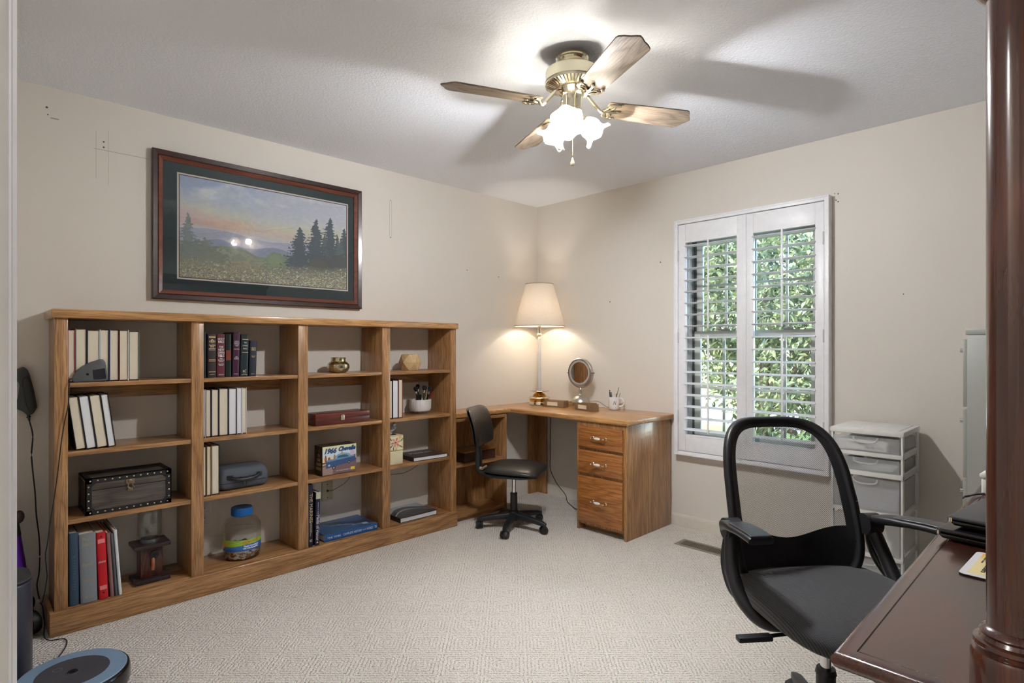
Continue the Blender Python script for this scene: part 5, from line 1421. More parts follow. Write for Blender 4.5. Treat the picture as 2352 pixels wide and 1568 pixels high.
b = BM(); sweep(b, [(-.17, 0, .392), (-.09, 0, .386), (.1, 0, .384), (.195, 0, .386)], [(x * .5, y) for x, y in rrect(2, 2, .7, 5)], scales=[(.36, .012), (.42, .014), (.42, .014), (.34, .010)]); obj('seat_pan', b, BLACKP, tc, smooth=60)
b = BM(); sweep(b, catmull([(-.10, 0, .368), (-.18, 0, .364), (-.232, 0, .372), (-.252, 0, .40), (-.254, 0, .50), (-.262, 0, .60), (-.268, 0, .68)], 4), rrect(.060, .036, .010, 3), up=(1, 0, 0.3)); 
bb = obj('back_bar', b, BLACKP, tc, smooth=50)
b = BM(); cyl(b, (-.215, -.05, .40), (-.215, .05, .40), .008, n=12); ball(b, (-.222, -.050, .405), .012, n=12); obj('adjust_knob', b, plain('knob_tan', srgb(150, 130, 110), .4), tc)
def backpad(t, name, mat, x0, zc, hw, hh, th, curve, lean):
    b = BM(); nu, nv = 14, 14; F, Bk = [], []
    for j in range(nv + 1):
        v = -1 + 2 * j / nv
        for i in range(nu + 1):
            u = -1 + 2 * i / nu
            rr = (abs(u) ** 5 + abs(v) ** 5) ** .2; k = 1.0 if rr < 1e-6 else max(abs(u), abs(v)) / rr
            y, z = u * k * hw, v * k * hh
            x = x0 + lean * v * hh + curve * (u * u) * .6 + .018 * math.cos(v * PI / 2)
            e = th * (1 - max(abs(u), abs(v)) ** 6) ** .5 if max(abs(u), abs(v)) < 1 else 0
            F.append(b.verts.new((x + e * .7, y, zc + z))); Bk.append(b.verts.new((x - e * .45 - .002, y, zc + z)))
    W = nu + 1
    for j in range(nv):
        for i in range(nu):
            a_ = j * W + i; b.faces.new((F[a_], F[a_ + 1], F[a_ + W + 1], F[a_ + W])); b.faces.new((Bk[a_], Bk[a_ + W], Bk[a_ + W + 1], Bk[a_ + 1]))
    for i in range(nu): b.faces.new((F[i], Bk[i], Bk[i + 1], F[i + 1])); q = nv * W + i; b.faces.new((F[q], F[q + 1], Bk[q + 1], Bk[q]))
    for j in range(nv): q = j * W; b.faces.new((F[q], F[q + W], Bk[q + W], Bk[q])); q += nu; b.faces.new((F[q], Bk[q], Bk[q + W], F[q + W]))
    bmesh.ops.recalc_face_normals(b, faces=b.faces)
    return obj(name, b, mat, t, smooth=60)
backpad(tc, 'backrest', LTH, -.262, .690, .195, .135, .026, .045, -.22)
backpad(tc, 'back_shell', BLACKP, -.281, .690, .190, .130, .012, .045, -.22)

# ------------------------------------------------------------------ mesh office chair in the foreground
oc = thing('office_chair', 'black mesh office chair with flip-up arms pulled up to the mahogany desk', 'chair', (2.813, -1.712, 0), R_(-38))
star_base(oc, .29, .095, .030, R_(20), .05, .042)
b = BM(); cyl(b, (0, 0, .10), (0, 0, .252), .0275, n=26); cyl(b, (0, 0, .245), (0, 0, .260), .0300, .026, 26); obj('column_cover', b, BLACKP, oc)
b = BM(); cyl(b, (0, 0, .255), (0, 0, .42), .0155, n=22); cyl(b, (0, 0, .300), (0, 0, .306), .0163, n=22); obj('gas_lift', b, CHROME, oc)
b = BM(); box(b, (-.12, -.08, .405), (.10, .08, .440), .008); box(b, (-.10, -.20, .432), (.06, .20, .446), .004); obj('mechanism', b, BLACKP, oc)
b = BM(); tube(b, [(.06, -.05, .420), (.085, -.15, .418), (.095, -.24, .417)], .0055, 8, 3); box(b, (.086, -.335, .409), (.112, -.235, .424), .003); obj('tilt_lever', b, BLACKP, oc)
def fabric_mat(name, color, pitch=.0042):
    if name in _M: return _M[name]
    m, nt, out = newmat(name); g = G(nt)
    v = g.coord('Object', (1 / pitch, 1 / pitch, 1 / pitch))
    sp = g.n('ShaderNodeSeparateXYZ'); nt.links.new(v, sp.inputs[0])
    w1 = g.m('PINGPONG', g.m('ADD', sp.outputs[1], g.m('MULTIPLY', sp.outputs[2], .5)), .5)
    w2 = g.m('PINGPONG', g.m('SUBTRACT', sp.outputs[0], g.m('MULTIPLY', sp.outputs[1], .0)), .5)
    h = g.m('ADD', g.m('MULTIPLY', w1, 1.4), g.m('MULTIPLY', w2, .5))
    col = g.mix(g.ramp(w1, [(.0, 1.), (.4, 0.)]), color, tuple(x * .25 for x in color))
    b_ = g.bsdf(out, col, .7, 0, g.bump(h, .6, .002), .3, Sheen_Weight=.25)
    _M[name] = m; return m
SEATF = fabric_mat('seat_weave', srgb(66, 66, 70), .0062)
b = BM()
xs = [(-.215, .470, .34, .010), (-.21, .476, .40, .024), (-.17, .480, .46, .036), (-.08, .480, .49, .041), (.02, .479, .50, .042), (.12, .477, .495, .042), (.20, .471, .475, .040), (.255, .460, .42, .035), (.285, .449, .33, .024), (.292, .445, .26, .010)]
sweep(b, [(x, 0, z) for x, z, w_, h_ in xs], [(x * .5, y) for x, y in rrect(2, 2, .75, 7)], scales=[(w_, h_) for x, z, w_, h_ in xs])
for v in b.verts:
    if v.co.z > .47: v.co.z += .35 * (v.co.y ** 2) - .010
obj('seat', b, SEATF, oc, sub=1, smooth=80)
# backrest surface
def bx(v):  # v 0..1 bottom..top
    return -.170 - .155 * v ** 1.2 + .012 * math.sin(v * PI)
def bw(v):
    return .212 + .006 * math.sin(v * PI * .9) - .026 * v ** 3
def bsurf(u, v, off=0.0):
    w_ = bw(v); return Vector((bx(v) + .058 * abs(u) ** 2.2 + off, u * w_, .458 + .515 * v))
def superpt(a, s=1.0, n=4.6):
    """point on the rounded outline, a in radians -> (u, v)"""
    c, s_ = math.cos(a), math.sin(a)
    return (math.copysign(abs(c) ** (2 / n), c) * s, .5 + .5 * math.copysign(abs(s_) ** (2 / n), s_) * s)
loop = []
for k in range(72):
    u, v = superpt(2 * PI * k / 72); loop.append(bsurf(u, min(max(v, 0), 1)))
loop.append(loop[0].copy())
b = BM(); sweep(b, loop, [(x, y) for x, y in rrect(.026, .030, .010, 3)], up=(1, 0, 0), caps=False)
bmesh.ops.remove_doubles(b, verts=b.verts, dist=.0008)
obj('back_frame', b, BLACKP, oc, smooth=50)
def mesh_fabric(name, hole, pitch, color):
    m, nt, out = newmat(name); g = G(nt)
    v = g.coord('Object', (1, 1, 1)); sp = g.n('ShaderNodeSeparateXYZ'); nt.links.new(v, sp.inputs[0])
    a = g.m('DIVIDE', g.m('ADD', sp.outputs[1], sp.outputs[2]), pitch); c = g.m('DIVIDE', g.m('SUBTRACT', sp.outputs[1], sp.outputs[2]), pitch)
    fa = g.m('ABSOLUTE', g.m('SUBTRACT', g.m('FRACT', a), .5)); fc = g.m('ABSOLUTE', g.m('SUBTRACT', g.m('FRACT', c), .5))
    mk = g.m('LESS_THAN', g.m('MAXIMUM', fa, fc), hole)
    tr = g.n('ShaderNodeBsdfTransparent'); pr = g.bsdf(None, color, .6, 0, None, .3)
    mx = g.n('ShaderNodeMixShader'); nt.links.new(mk, mx.inputs[0]); nt.links.new(pr.outputs[0], mx.inputs[1]); nt.links.new(tr.outputs[0], mx.inputs[2]); nt.links.new(mx.outputs[0], out.inputs[0])
    return m
def patch(name, mat, fn, off, nu=36, nv=30):
    b = BM(); vs = []
    for j in range(nv + 1):
        for i in range(nu + 1):
            u, v = fn(i / nu, j / nv); vs.append(b.verts.new(bsurf(u, v, off)))
    for j in range(nv):
        for i in range(nu): a_ = j * (nu + 1) + i; b.faces.new((vs[a_], vs[a_ + 1], vs[a_ + nu + 2], vs[a_ + nu + 1]))
    return obj(name, b, mat, oc, smooth=80)
def half_u(v):   # outline half width at height v
    q = min(1, abs(v - .5) * 2); return max(0.0, (1 - q ** 4.6)) ** (1 / 4.6)
patch('mesh_back', mesh_fabric('see_through_mesh', .385, .0054, srgb(28, 28, 31)), lambda s, t: ((2 * s - 1) * half_u(.002 + .996 * t), .002 + .996 * t), .006)
def lum(s, t):
    u = 2 * s - 1; top = .305 - .042 * math.cos(u * PI * 1.1); v = .02 + (top - .02) * t; return (u * half_u(v) * .99, v)
LUMB = fabric_mat('lumbar_fabric', srgb(24, 24, 28), .003)
patch('lumbar_panel', LUMB, lum, -.002)
def border(s, t):   # solid sleeve along the outline
    a = -.22 + (PI + .44) * s; k = 1 - .15 * t; u, v = superpt(a, 1.0); u2, v2 = superpt(a, 1 - (.085 + .075 * abs(math.cos(a)) ** 2) * t); return (u2, min(max(v2, 0), 1))
patch('fabric_border', LUMB, border, .0085, 60, 4)
# back support and arms
b = BM()
tube(b, [(-.08, 0, .425), (-.15, 0, .425), (-.195, 0, .44), (-.205, 0, .48), (-.212, 0, .515)], .016, 8, 4)
sweep(b, catmull([(-.165, -.17, .52), (-.206, -.08, .515), (-.214, 0, .51), (-.206, .08, .515), (-.165, .17, .52)], 4), rrect(.022, .045, .008, 3)); obj('back_support', b, BLACKP, oc, smooth=50)
for s in (-1, 1):
    Y = s * .248
    b = BM()
    # Y-shaped upright from under the seat to the hub
    tube(b, [(.04, s * .13, .425), (.035, s * .195, .420), (.015, s * .238, .440), (-.03, s * .262, .485), (-.075, s * .262, .55), (-.105, s * .248, .62), (-.118, s * .244, .650)], .021, 10, 6, None)
    tube(b, [(-.01, s * .262, .465), (-.07, s * .270, .490), (-.125, s * .262, .540), (-.140, s * .250, .60), (-.130, s * .244, .645)], .011, 10, 6)
    tube(b, [(-.05, s * .19, .430), (-.02, s * .225, .440), (-.01, s * .248, .465)], .012, 8, 5)
    br = obj('arm_bracket', b, BLACKP, oc, smooth=60)
    b = BM(); cyl(b, (-.120, s * .216, .655), (-.120, s * .264, .655), .034, n=32); cyl(b, (-.120, s * .262, .655), (-.120, s * .268, .655), .027, .025, 32); obj('pivot', b, BLACKP, br, smooth=40)
    ex = .0 if s < 0 else .055
    pts = catmull([(-.135, s * .252, .660), (-.09, s * .256, .676), (-.03, s * (.262 + ex * .3), .686), (.04, s * (.266 + ex * .7), .692), (.095, s * (.268 + ex), .692), (.110, s * (.268 + ex), .690)], 4)
    n = len(pts)
    b = BM(); sweep(b, pts, rrect(.078, .026, .011, 4), scales=[(.55 + .45 * min(1, i / (n * .4)) - (.35 if i == n - 1 else 0), 1.25 - .45 * min(1, i / (n * .5)) - (.4 if i == n - 1 else 0)) for i in range(n)])
    ar = obj('armrest', b, BLACKP, oc, smooth=60)
    b = BM(); sweep(b, [p + Vector((0, 0, .0125)) for p in pts[7:]], rrect(.064, .006, .0028, 3), scales=[(.55 if i in (0, n - 8) else 1, .9) for i in range(n - 7)]); obj('arm_pad', b, plain('arm_pad', srgb(58, 60, 64), .35), ar, smooth=60)

# ------------------------------------------------------------------ white storage tower by the window wall
tw = thing('storage_tower', 'white plastic storage tower with five translucent drawers by the window', 'storage tower', (2.588, -.225, 0))
TWH = plain('tower_white', srgb(232, 232, 228), .35)
FRO = frosted('frosted_drawer', (.97, .98, .985), .66, .30, .3)
w2, d2 = .156, .170
rails = [(.802, .835), (.700, .721), (.602, .626), (.414, .434), (.207, .228), (.0, .024)]
b = BM()
box(b, (-w2 - .004, -d2 - .004, .806), (w2 + .004, d2 + .004, .832), .006); box(b, (-w2 + .02, -d2 + .02, .831), (w2 - .02, d2 - .02, .8345), .002)
tpn = obj('top', b, TWH, tw)
b = BM()
for z0, z1 in rails[1:]:
    box(b, (-w2, -d2 - .002, z0), (w2, -d2 + .02, z1), .003); box(b, (-w2 + .0006, -d2 + .019, z0), (-w2 + .009, d2 - .039, z1), .002); box(b, (w2 - .009, -d2 + .019, z0 - .004), (w2 - .0006, d2 - .039, z1 + .004), .003); box(b, (-w2 + .01, d2 - .01, z0), (w2 - .01, d2 - .0005, z1), .002); box(b, (-w2 + .009, -d2 + .018, z0 + .004), (w2 - .009, d2 - .01, z0 + .009))
for sx in (-1, 1):
    for (ya, yb) in ((-d2 + .0005, -d2 + .028), (d2 - .040, d2)):
        box(b, (sx * w2 if sx < 0 else w2 - .010, ya, 0), (-w2 + .010 if sx < 0 else w2, yb, .812), .003)
obj('frame', b, TWH, tw)
lv = [(.724, .802), (.630, .698), (.438, .600), (.232, .412), (.028, .205)]
for i, (z0, z1) in enumerate(lv):
    b = BM(); t_ = .003; x0, x1, y0, y1 = -w2 + .014, w2 - .014, -d2 - .006, d2 - .02
    hz = z1 - .006
    # moulded thin-walled tray: floor, sides, back and the taller front, each one skin of plastic
    def q4(*p): b.faces.new([b.verts.new(c_) for c_ in p])
    hs = hz - .012
    q4((x0, y0, z0), (x1, y0, z0), (x1, y1, z0), (x0, y1, z0)); q4((x0, y0, z0), (x0, y1, z0), (x0, y1, hs), (x0, y0, hs)); q4((x1, y0, z0), (x1, y1, z0), (x1, y1, hs), (x1, y0, hs))
    q4((x0, y1, z0), (x1, y1, z0), (x1, y1, hs), (x0, y1, hs)); q4((x0, y0, z0), (x1, y0, z0), (x1, y0, hz), (x0, y0, hz))
    bmesh.ops.remove_doubles(b, verts=b.verts, dist=.0001)
    dr = obj('drawer', b, FRO, tw)
    b = BM(); tube(b, [(-.052, y0 - .001, z1 - .008), (-.048, y0 - .006, z1 - .024), (-.030, y0 - .009, z1 - .031), (0, y0 - .010, z1 - .033), (.030, y0 - .009, z1 - .031), (.048, y0 - .006, z1 - .024), (.052, y0 - .001, z1 - .008)], .004, 8, 4)
    obj('handle', b, FRO, dr)
tx, ty = 2.588, -.225
q = thing('copy_paper', 'ream of copy paper in the top drawer of the storage tower', 'paper', (tx - .005, ty - .060, .7275)); b = BM(); box(b, (-.115, -.11, 0), (.095, .13, .046), .001); obj('ream', b, plain('ream_wrap', srgb(226, 226, 224), .6), q)
text('lettering', 'COPY PAPER', .015, at(-.03, -.1104, .032, FNY), DARKINK, q, width=.080)
b = BM()
for k in range(3): prism(b, [(.010 + k * .026 + .010 * math.cos(PI * j / 10), .010 + .010 * math.sin(PI * j / 10)) for j in range(11)], -.1108, -.1100, 'XZ')
obj('seal', b, plain('navy_seal', srgb(96, 96, 120), .6), q, smooth=0)
q = thing('plastic_bag', 'clear plastic bag with a round bottle in the second tower drawer', 'bag', (tx - .07, ty - .09, .634)); b = BM(); ball(b, (0, 0, .026), .036, (1.5, 1.6, .7), 20); cyl(b, (.02, -.04, .03), (-.02, .05, .03), .026, n=20); obj('bag', b, glass_thin('clear_bag', (.9, .92, .95), 1.5, .08, .12), q)
for k in range(4):
    q = thing('notepad', ('bottom', 'lower middle', 'upper middle', 'top')[k] + ' of four stacked pads in the second tower drawer', 'notepad', (tx + .045, ty - .068, .6335 + .0072 * k), R_(3 * k - 4), 'pads in the second drawer'); b = BM(); box(b, (-.075, -.09, 0), (.075, .09, .0068), .001); obj('pad', b, plain('pad_%d' % k, (srgb(214, 216, 214), srgb(190, 194, 200), srgb(222, 222, 214), srgb(206, 210, 214))[k], .6), q)
for k in range(3):
    q = thing('file_folder', ('front', 'middle', 'rear')[k] + ' grey folder standing in the tall third drawer', 'folder', (tx - .0, ty - .155 + .035 * k, .4415), R_(0), 'folders in the third drawer'); b = BM(); prism(b, [(-.13, 0), (.13, 0), (.13, .100 + .008 * k), (-.13, .125 + .004 * k)], 0, .006, 'XZ', .001, 1); obj('folder', b, plain('folder_%d' % k, (srgb(170, 170, 174), srgb(186, 186, 188), srgb(196, 190, 180))[k], .6), q)
q = thing('charger', 'white power adapter with its cord in the fourth tower drawer', 'charger', (tx + .085, ty - .150, .2355)); b = BM(); box(b, (-.022, -.014, 0), (.022, .014, .060), .005, 3); obj('adapter', b, plain('charger_white', srgb(240, 240, 238), .3), q); b = BM(); tube(b, [(0, 0, .060), (-.002, 0, .085), (-.010, .01, .115)], .0045, 8, 4); obj('cable', b, _M['charger_white'], q)
q = thing('envelope', 'tan paper packet lying in the fourth tower drawer', 'envelope', (tx - .02, ty - .10, .2355), R_(8)); b = BM(); box(b, (-.085, -.05, 0), (.085, .05, .018), .003); obj('packet', b, plain('tan_paper', srgb(206, 180, 158), .8), q)
q = thing('white_basket', 'pale plastic basket in the lowest tower drawer', 'basket', (tx - .03, ty - .08, .0315)); b = BM(); prism(b, [(-.08, 0), (.08, 0), (.09, .11), (.086, .11), (.077, .004), (-.077, .004), (-.086, .11), (-.09, .11)], -.05, .05, 'XZ'); box(b, (-.078, -.05, .002), (.078, -.047, .10)); box(b, (-.078, .047, .002), (.078, .05, .10)); obj('basket', b, FRO, q, smooth=0)

# floor register
vt = thing('floor_register', 'tan metal floor register beside the drawer pedestal under the window', 'vent', (1.69, -.305, 0))
b = BM(); L, W = .165, .062
box(b, (-L, -W, 0), (L, -W + .017, .005), .0015); box(b, (-L, W - .017, 0), (L, W, .005), .0015); box(b, (-L, -W + .0165, 0), (-L + .022, W - .0165, .0048), .001); box(b, (L - .022, -W + .0165, 0), (L, W - .0165, .0048), .001)
obj('frame', b, plain('register_tan', srgb(150, 140, 124), .45, .2), vt)
b = BM()
for k in range(27):
    x = -L + .026 + k * .0112; box(b, (x, -W + .015, .0005), (x + .0048, W - .015, .0042), .001, 1)
obj('grille', b, _M['register_tan'], vt)
b = BM(); box(b, (-L + .01, -W + .01, .0001), (L - .01, W - .01, .0008)); obj('opening', b, plain('duct_dark', srgb(30, 28, 26), .9), vt, smooth=0)

# filing cabinet
fc = thing('filing_cabinet', 'light grey four-drawer metal filing cabinet by the window wall', 'filing cabinet', (3.31, -.225, 0))
FG = plain('cabinet_grey', srgb(168, 170, 164), .4, .1)
b = BM(); box(b, (2.985, -.420, 0), (3.64, -.030, 1.290), .003); obj('body', b, FG, fc, w=True)
b = BM(); box(b, (2.980, -.423, 1.291), (3.643, -.027, 1.318), .003); obj('top_cap', b, FG, fc, w=True)
for k in range(4):
    z0 = .035 + k * .312
    b = BM(); box(b, (2.970, -.408, z0), (2.9845, -.042, z0 + .300), .003); d = obj('drawer', b, FG, fc, w=True)
    b = BM(); box(b, (2.955, -.29, z0 + .19), (2.970, -.16, z0 + .205), .003); box(b, (2.966, -.26, z0 + .225), (2.970, -.19, z0 + .262), .001); cyl(b, (2.958, -.385, z0 + .25), (2.970, -.385, z0 + .25), .010, n=14); obj('handle', b, CHROME, d, w=True)

# ------------------------------------------------------------------ mahogany desk with hutch
md = thing('mahogany_desk', 'dark red mahogany desk in the right foreground', 'desk', (3.43, -1.83, 0))
TZ = .765
def mould(bm, x0, y0, x1, y1, prof_):
    L = []
    for (o, z) in prof_: L.append([bm.verts.new((x, y, z)) for x, y in ((x0 - o, y0 - o), (x1, y0 - o), (x1, y1 + o), (x0 - o, y1 + o))])
    for a_, c_ in zip(L, L[1:]):
        for k in range(4): bm.faces.new((a_[k], a_[(k + 1) % 4], c_[(k + 1) % 4], c_[k]))
    bm.faces.new(L[0][::-1]); bm.faces.new(L[-1])
    bmesh.ops.recalc_face_normals(bm, faces=bm.faces)
b = BM(); mould(b, 3.122, -2.627, 3.758, -1.035, [(.0, .738), (.006, .738), (.012, .742), (.016, .750), (.016, .757), (.012, .763), (.006, TZ), (-.012, TZ), (-.013, TZ - .0022), (-.0145, TZ - .0022), (-.0155, TZ)])
obj('desk_top', b, mahog('Y'), md, w=True, smooth=62)
b = BM(); mould(b, 3.170, -2.600, 3.755, -1.060, [(-.006, .700), (0, .700), (.003, .706), (.0, .712), (.004, .718), (.012, .726), (.018, .732), (.018, .738), (0, .738)])
obj('apron_moulding', b, mahog('Y'), md, w=True, smooth=62)
for (y0, y1) in ((-2.590, -2.165), (-1.480, -1.065)):
    b = BM(); box(b, (3.180, y0, .06), (3.745, y1, .712), .004); box(b, (3.165, y0 - .012, 0), (3.750, y1 + .012, .06), .006); ped = obj('pedestal', b, mahog('Z'), md, w=True)
    for z0, z1 in ((.08, .36), (.375, .53), (.545, .70)):
        b = BM(); box(b, (3.168, y0 + .02, z0), (3.181, y1 - .02, z1), .004); d = obj('drawer', b, mahog('Y'), ped, w=True)
        b = BM(); yc, zc = (y0 + y1) / 2, (z0 + z1) / 2; tube(b, [(3.168, yc - .045, zc), (3.150, yc - .04, zc - .008), (3.147, yc, zc - .014), (3.150, yc + .04, zc - .008), (3.168, yc + .045, zc)], .004, 8, 4); obj('handle', b, BRASS, d, w=True)
b = BM(); box(b, (3.68, -2.165, .10), (3.70, -1.48, .712)); obj('modesty_panel', b, mahog('Y'), md, w=True)
ht = thing('desk_hutch', 'tall mahogany hutch with round corner columns standing on the mahogany desk', 'hutch', (3.54, -1.83, TZ))
CX, CYY = 3.318, -2.600
for (yy, y0, y1) in ((CYY, -2.627, -2.603), (-1.062, -1.059, -1.035)):
    b = BM(); box(b, (CX + .0, y0, TZ + .0005), (3.755, y1, 1.95), .001); obj('end_panel', b, mahog('Z'), ht, w=True)
    b = BM(); cyy = yy if yy == CYY else -1.062
    lathe(b, [(0, .0005), (.046, .0005), (.048, .004), (.048, .058), (.046, .062), (.042, .063), (.0425, .068), (.045, .071), (.044, .076), (.038, .078), (.035, .083), (.038, .087), (.035, .092), (.030, .095), (.030, .94), (.034, .944), (.040, .952), (.036, .958), (.044, .966), (.048, .975), (.048, 1.03), (0, 1.03)], (CX, cyy, TZ), 48)
    obj('column', b, mahog('Z'), ht, w=True, smooth=40)
b = BM(); box(b, (3.735, -2.603, TZ + .0005), (3.755, -1.059, 1.95)); obj('back_panel', b, mahog('Y'), ht, w=True)
b = BM(); box(b, (3.33, -2.603, 1.30), (3.735, -1.059, 1.32)); box(b, (3.33, -2.603, 1.32), (3.35, -1.059, 1.90), .002)
for y in (-2.22, -1.83, -1.44): box(b, (3.326, y - .012, 1.32), (3.331, y + .012, 1.90))
obj('cupboard', b, mahog('Y'), ht, w=True)
b = BM(); mould(b, 3.32, -2.627, 3.756, -1.035, [(0, 1.90), (.012, 1.90), (.016, 1.92), (.030, 1.94), (.042, 1.965), (.045, 1.985), (0, 1.985)]); obj('cornice', b, mahog('Y'), ht, w=True, smooth=25)

LAPM = plain('laptop_matte', srgb(66, 66, 72), .35, .2); LAPG = plain('laptop_gloss', srgb(20, 19, 20), .12)
for (nm, lab, x, y, z, w_, d_, mt) in (('laptop', 'glossy black closed laptop, lower of the two stacked on the mahogany desk', 3.115, -1.882, TZ, .265, .375, LAPG), ('laptop', 'matte charcoal closed laptop lying on top of the glossy black one', 3.135, -1.862, TZ + .0305, .250, .350, LAPM)):
    t = thing(nm, lab, 'laptop', (x, y, z), R_(-8), 'laptops on the mahogany desk')
    b = BM(); prism(b, [(.012, .004), (w_ - .012, .004), (w_, .015), (0, .015)], 0, d_, 'XZ', .003, 2); obj('base', b, LAPG, t)
    b = BM(); box(b, (0, 0, .0165), (w_, d_, .0265), .004, 3); obj('lid', b, mt, t)
    b = BM()
    for fx in (.03, w_ - .03):
        for fy in (.03, d_ - .03): cyl(b, (fx, fy, 0), (fx, fy, .005), .008, n=12)
    obj('foot', b, BLACKP, t)
    b = BM(); cyl(b, (.004, .004, .012), (.004, .004, .022), .006, n=16); obj('hinge_cap', b, CHROME, t)
t = thing('mouse_pad', 'white and yellow printed card pad on the mahogany desk before the laptops', 'card', (3.190, -2.122, TZ), R_(-3))
b = BM(); prism(b, [(x + .085, y + .093) for x, y in rrect(.17, .186, .012, 4)], .0, .0022, 'XY'); obj('backing', b, BLACKP, t)
b = BM(); prism(b, [(x + .085, y + .093) for x, y in rrect(.169, .185, .012, 4)], .0023, .0030, 'XY'); obj('face', b, plain('card_white', srgb(236, 234, 236), .4), t)
def f_pad(u, v): 
    c = np.ones(u.shape + (3,)) * C_(236, 218, 160); return blend(c, C_(240, 176, 60), np.clip((v - .72) * 4, 0, 1))
printed('print', .125, .160, 20, 20, f_pad, at(.076, .094, .0033, FZ_X), vcol('printed_card', .6), t)
PADR = Matrix(((0, 1, 0), (-1, 0, 0), (0, 0, 1))).to_4x4()
text('title', 'Roundercliders', .014, at(.036, .100, .0036, PADR), DARKINK, t, width=.128, bold=.0003); text('title', 'Kansas', .014, at(.052, .088, .0036, PADR), DARKINK, t, width=.060, bold=.0003); text('subtitle', 'Reference Series', .007, at(.023, .132, .0036, PADR), DARKINK, t, width=.058)
t = thing('router', 'small white plastic network box at the far end of the mahogany desk', 'router', (3.130, -1.262, TZ), R_(-4))
b = BM(); box(b, (0, 0, 0), (.17, .15, .052), .006, 3); obj('body', b, plain('router_white', srgb(232, 232, 224), .35), t)
b = BM(); prism(b, [(-.004, .054), (.174, .054), (.174, .062), (.165, .085), (.03, .085), (-.004, .066)], -.004, .154, 'XZ', .004, 2); obj('lid', b, _M['router_white'], t)
b = BM(); box(b, (.03, -.001, .020), (.15, .004, .044), .001); obj('front_slot', b, BLACKS, t)
t = thing('usb_cable', 'grey cable curling over the front edge of the mahogany desk by the laptops', 'cable', (3.12, -1.32, TZ)); b = BM(); tube(b, [(3.14, -1.275, .772), (3.118, -1.30, .770), (3.108, -1.345, .771), (3.104, -1.375, .775), (3.101, -1.39, .772), (3.106, -1.40, .779), (3.115, -1.385, .781)], .0032, 8, 5); obj('cable', b, plain('cable_grey', srgb(96, 96, 104), .35), t, w=True)

# ------------------------------------------------------------------ left corner: robot vacuum, dock, stick vacuum, charger, cords
rv = thing('robot_vacuum', 'round robot vacuum with a blue grey top ring on the carpet', 'robot vacuum', (.862, -3.312, 0), R_(40))
b = BM(); lathe(b, [(0, .012), (.150, .012), (.166, .020), (.171, .034), (.171, .070), (.168, .082), (.164, .086), (.160, .087)], n=80); obj('body', b, BLACKS, rv)
b = BM(); lathe(b, [(.161, .0865), (.158, .090), (.108, .091), (.108, .088)], n=80); obj('top_ring', b, plain('robot_blue', srgb(120, 146, 172), .45), rv)
b = BM(); lathe(b, [(0, .0905), (.020, .0905), (.022, .0890), (.026, .0905), (.107, .0915), (.108, .088)], n=80); obj('top_plate', b, plain('robot_grey', srgb(66, 66, 72), .5), rv)
b = BM(); lathe(b, [(0, .0925), (.014, .0925), (.016, .0905)], n=30); obj('button', b, BLACKS, rv)
b = BM(); lathe(b, [(.011, .0916), (.013, .0918), (.015, .0916)], (-.060, 0, 0), 30); obj('button_ring', b, plain('robot_print', srgb(90, 90, 96), .4), rv)
b = BM()
for q in (-1, 1): cyl(b, (0, q * .10, .035), (0, q * .125, .035), .035, n=20)
ball(b, (.12, 0, .014), .014); obj('wheel', b, BLACKP, rv)
dk = thing('charging_dock', 'black vacuum emptying tower behind the robot vacuum', 'dock', (.556, -3.492, 0))
b = BM(); prism(b, rrect(.240, .185, .085, 8), .0, .372, 'XY', .010, 3); obj('body', b, plain('dock_black', srgb(40, 42, 54), .35), dk)
b = BM(); prism(b, rrect(.232, .177, .082, 8), .3725, .384, 'XY', .006, 2); obj('lid', b, plain('dock_lid', srgb(48, 50, 50), .6, grain=.6, gscale=200), dk)
sv = thing('upright_vacuum', 'purple and black upright vacuum behind the black tower by the left wall', 'vacuum cleaner', (.168, -3.412, 0))
PUR = plain('purple_plastic', srgb(84, 34, 140), .3)
b = BM(); box(b, (-.10, -.12, .015), (.13, .030, .075), .02, 3); obj('floor_head', b, BLACKP, sv)
b = BM(); cyl(b, (-.02, -.01, .08), (-.05, -.035, .42), .062, .045, 28); obj('dust_bin', b, PUR, sv)
b = BM(); cyl(b, (-.05, -.035, .42), (-.062, -.045, .62), .046, .030, 24); cyl(b, (-.062, -.045, .62), (-.09, -.07, 1.05), .016, n=16); tube(b, [(-.09, -.07, 1.05), (-.10, -.09, 1.10), (-.10, -.12, 1.12)], .016, 10, 4); obj('handle', b, BLACKP, sv)
b = BM(); ball(b, (-.048, .004, .50), .020, (1, .9, 1.4)); obj('knob', b, plain('knob_brown', srgb(76, 56, 60), .35), sv)
b = BM()
cyl(b, (.030, .018, .052), (.012, .048, .052), .050, n=32); cyl(b, (.036, .012, .052), (.008, .053, .052), .036, n=32)
obj('wheel', b, BLACKP, sv)
b = BM(); ball(b, (-.010, .020, .130), .035, (1, 1, 1.2)); obj('hose_joint', b, BLACKS, sv)
wd = thing('wall_charger', 'dark grey handset hanging in its charger on the wall left of the bookcase', 'charger', (.002, -3.385, .95))
GRH = plain('handset_grey', srgb(52, 56, 56), .45)
b = BM()
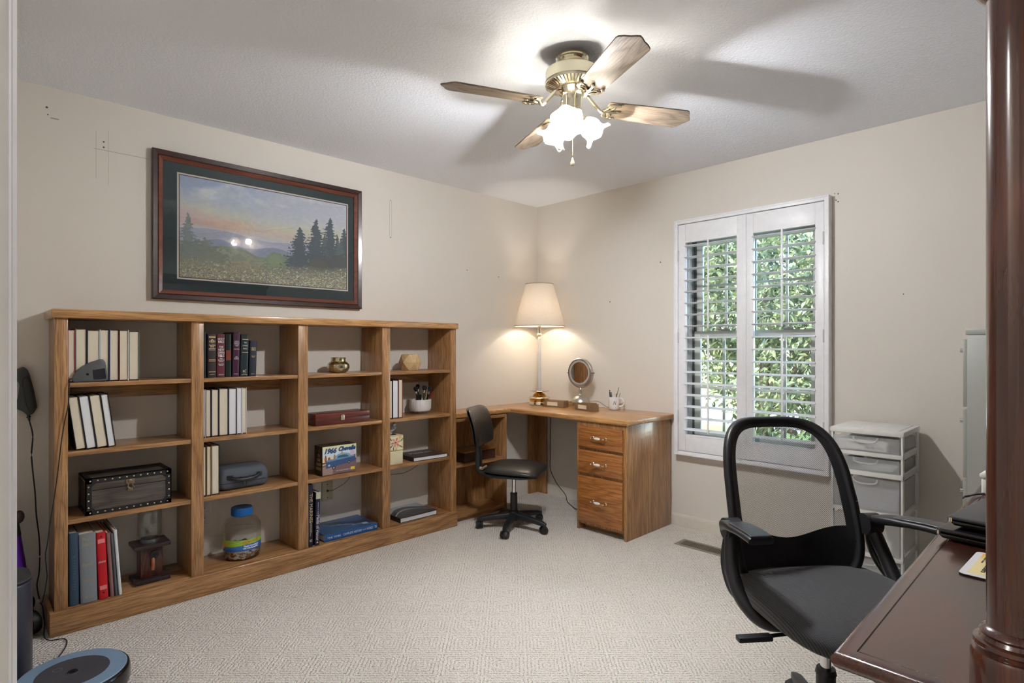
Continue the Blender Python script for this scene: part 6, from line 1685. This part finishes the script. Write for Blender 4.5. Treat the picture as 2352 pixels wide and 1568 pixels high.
prism(b, [(-3.350, .945), (-3.341, .965), (-3.352, 1.040), (-3.366, 1.110), (-3.374, 1.135), (-3.388, 1.150), (-3.405, 1.140), (-3.430, 1.128), (-3.450, 1.100), (-3.440, 1.085), (-3.412, 1.090), (-3.400, 1.070), (-3.408, 1.000), (-3.425, .985), (-3.418, .965), (-3.392, .950), (-3.375, .930), (-3.360, .932)], .004, .050, 'YZ', .006, 2)
obj('body', b, GRH, wd, w=True)
b = BM(); prism(b, [(-3.352, .955), (-3.347, .970), (-3.358, 1.045), (-3.371, 1.098), (-3.386, 1.102), (-3.394, 1.085), (-3.386, 1.010), (-3.372, .950), (-3.362, .944)], .0495, .062, 'YZ', .006, 2); obj('battery_cover', b, plain('handset_dark', srgb(34, 36, 36), .5), wd, w=True)
b = BM(); cyl(b, (.030, -3.372, .938), (.032, -3.368, .905), .0065, .004, 12); cyl(b, (.030, -3.371, .925), (.030, -3.370, .920), .0085, n=12); obj('plug', b, BLACKS, wd, w=True)
b = BM(); tube(b, [(.032, -3.368, .906), (.040, -3.357, .838), (.040, -3.361, .741), (.040, -3.349, .582), (.042, -3.345, .483), (.05, -3.336, .382), (.06, -3.334, .300), (.055, -3.336, .220), (.050, -3.343, .168), (.06, -3.340, .130), (.09, -3.338, .115)], .0028, 8, 6); obj('cord', b, CORD, wd, w=True)
cd = thing('device_cord', 'thin black cord trailing from the grey shelf device down past the end of the bookcase', 'cord', (.30, -3.30, 0))
b = BM(); tube(b, [(.2845, -3.255, 1.050), (.284, -3.258, .986), (.284, -3.276, .876), (.286, -3.293, .710), (.288, -3.305, .601), (.288, -3.319, .493), (.290, -3.329, .403), (.290, -3.335, .359), (.292, -3.331, .292), (.290, -3.330, .264), (.27, -3.337, .190), (.20, -3.340, .130), (.12, -3.338, .105), (.12, -3.330, .085), (.20, -3.330, .035), (.275, -3.338, .012), (.315, -3.322, .005), (.34, -3.278, .005), (.40, -3.276, .005), (.48, -3.303, .005), (.56, -3.345, .005)], .0022, 8, 6); obj('cord', b, CORD, cd, w=True)
bpy.context.view_layer.update()
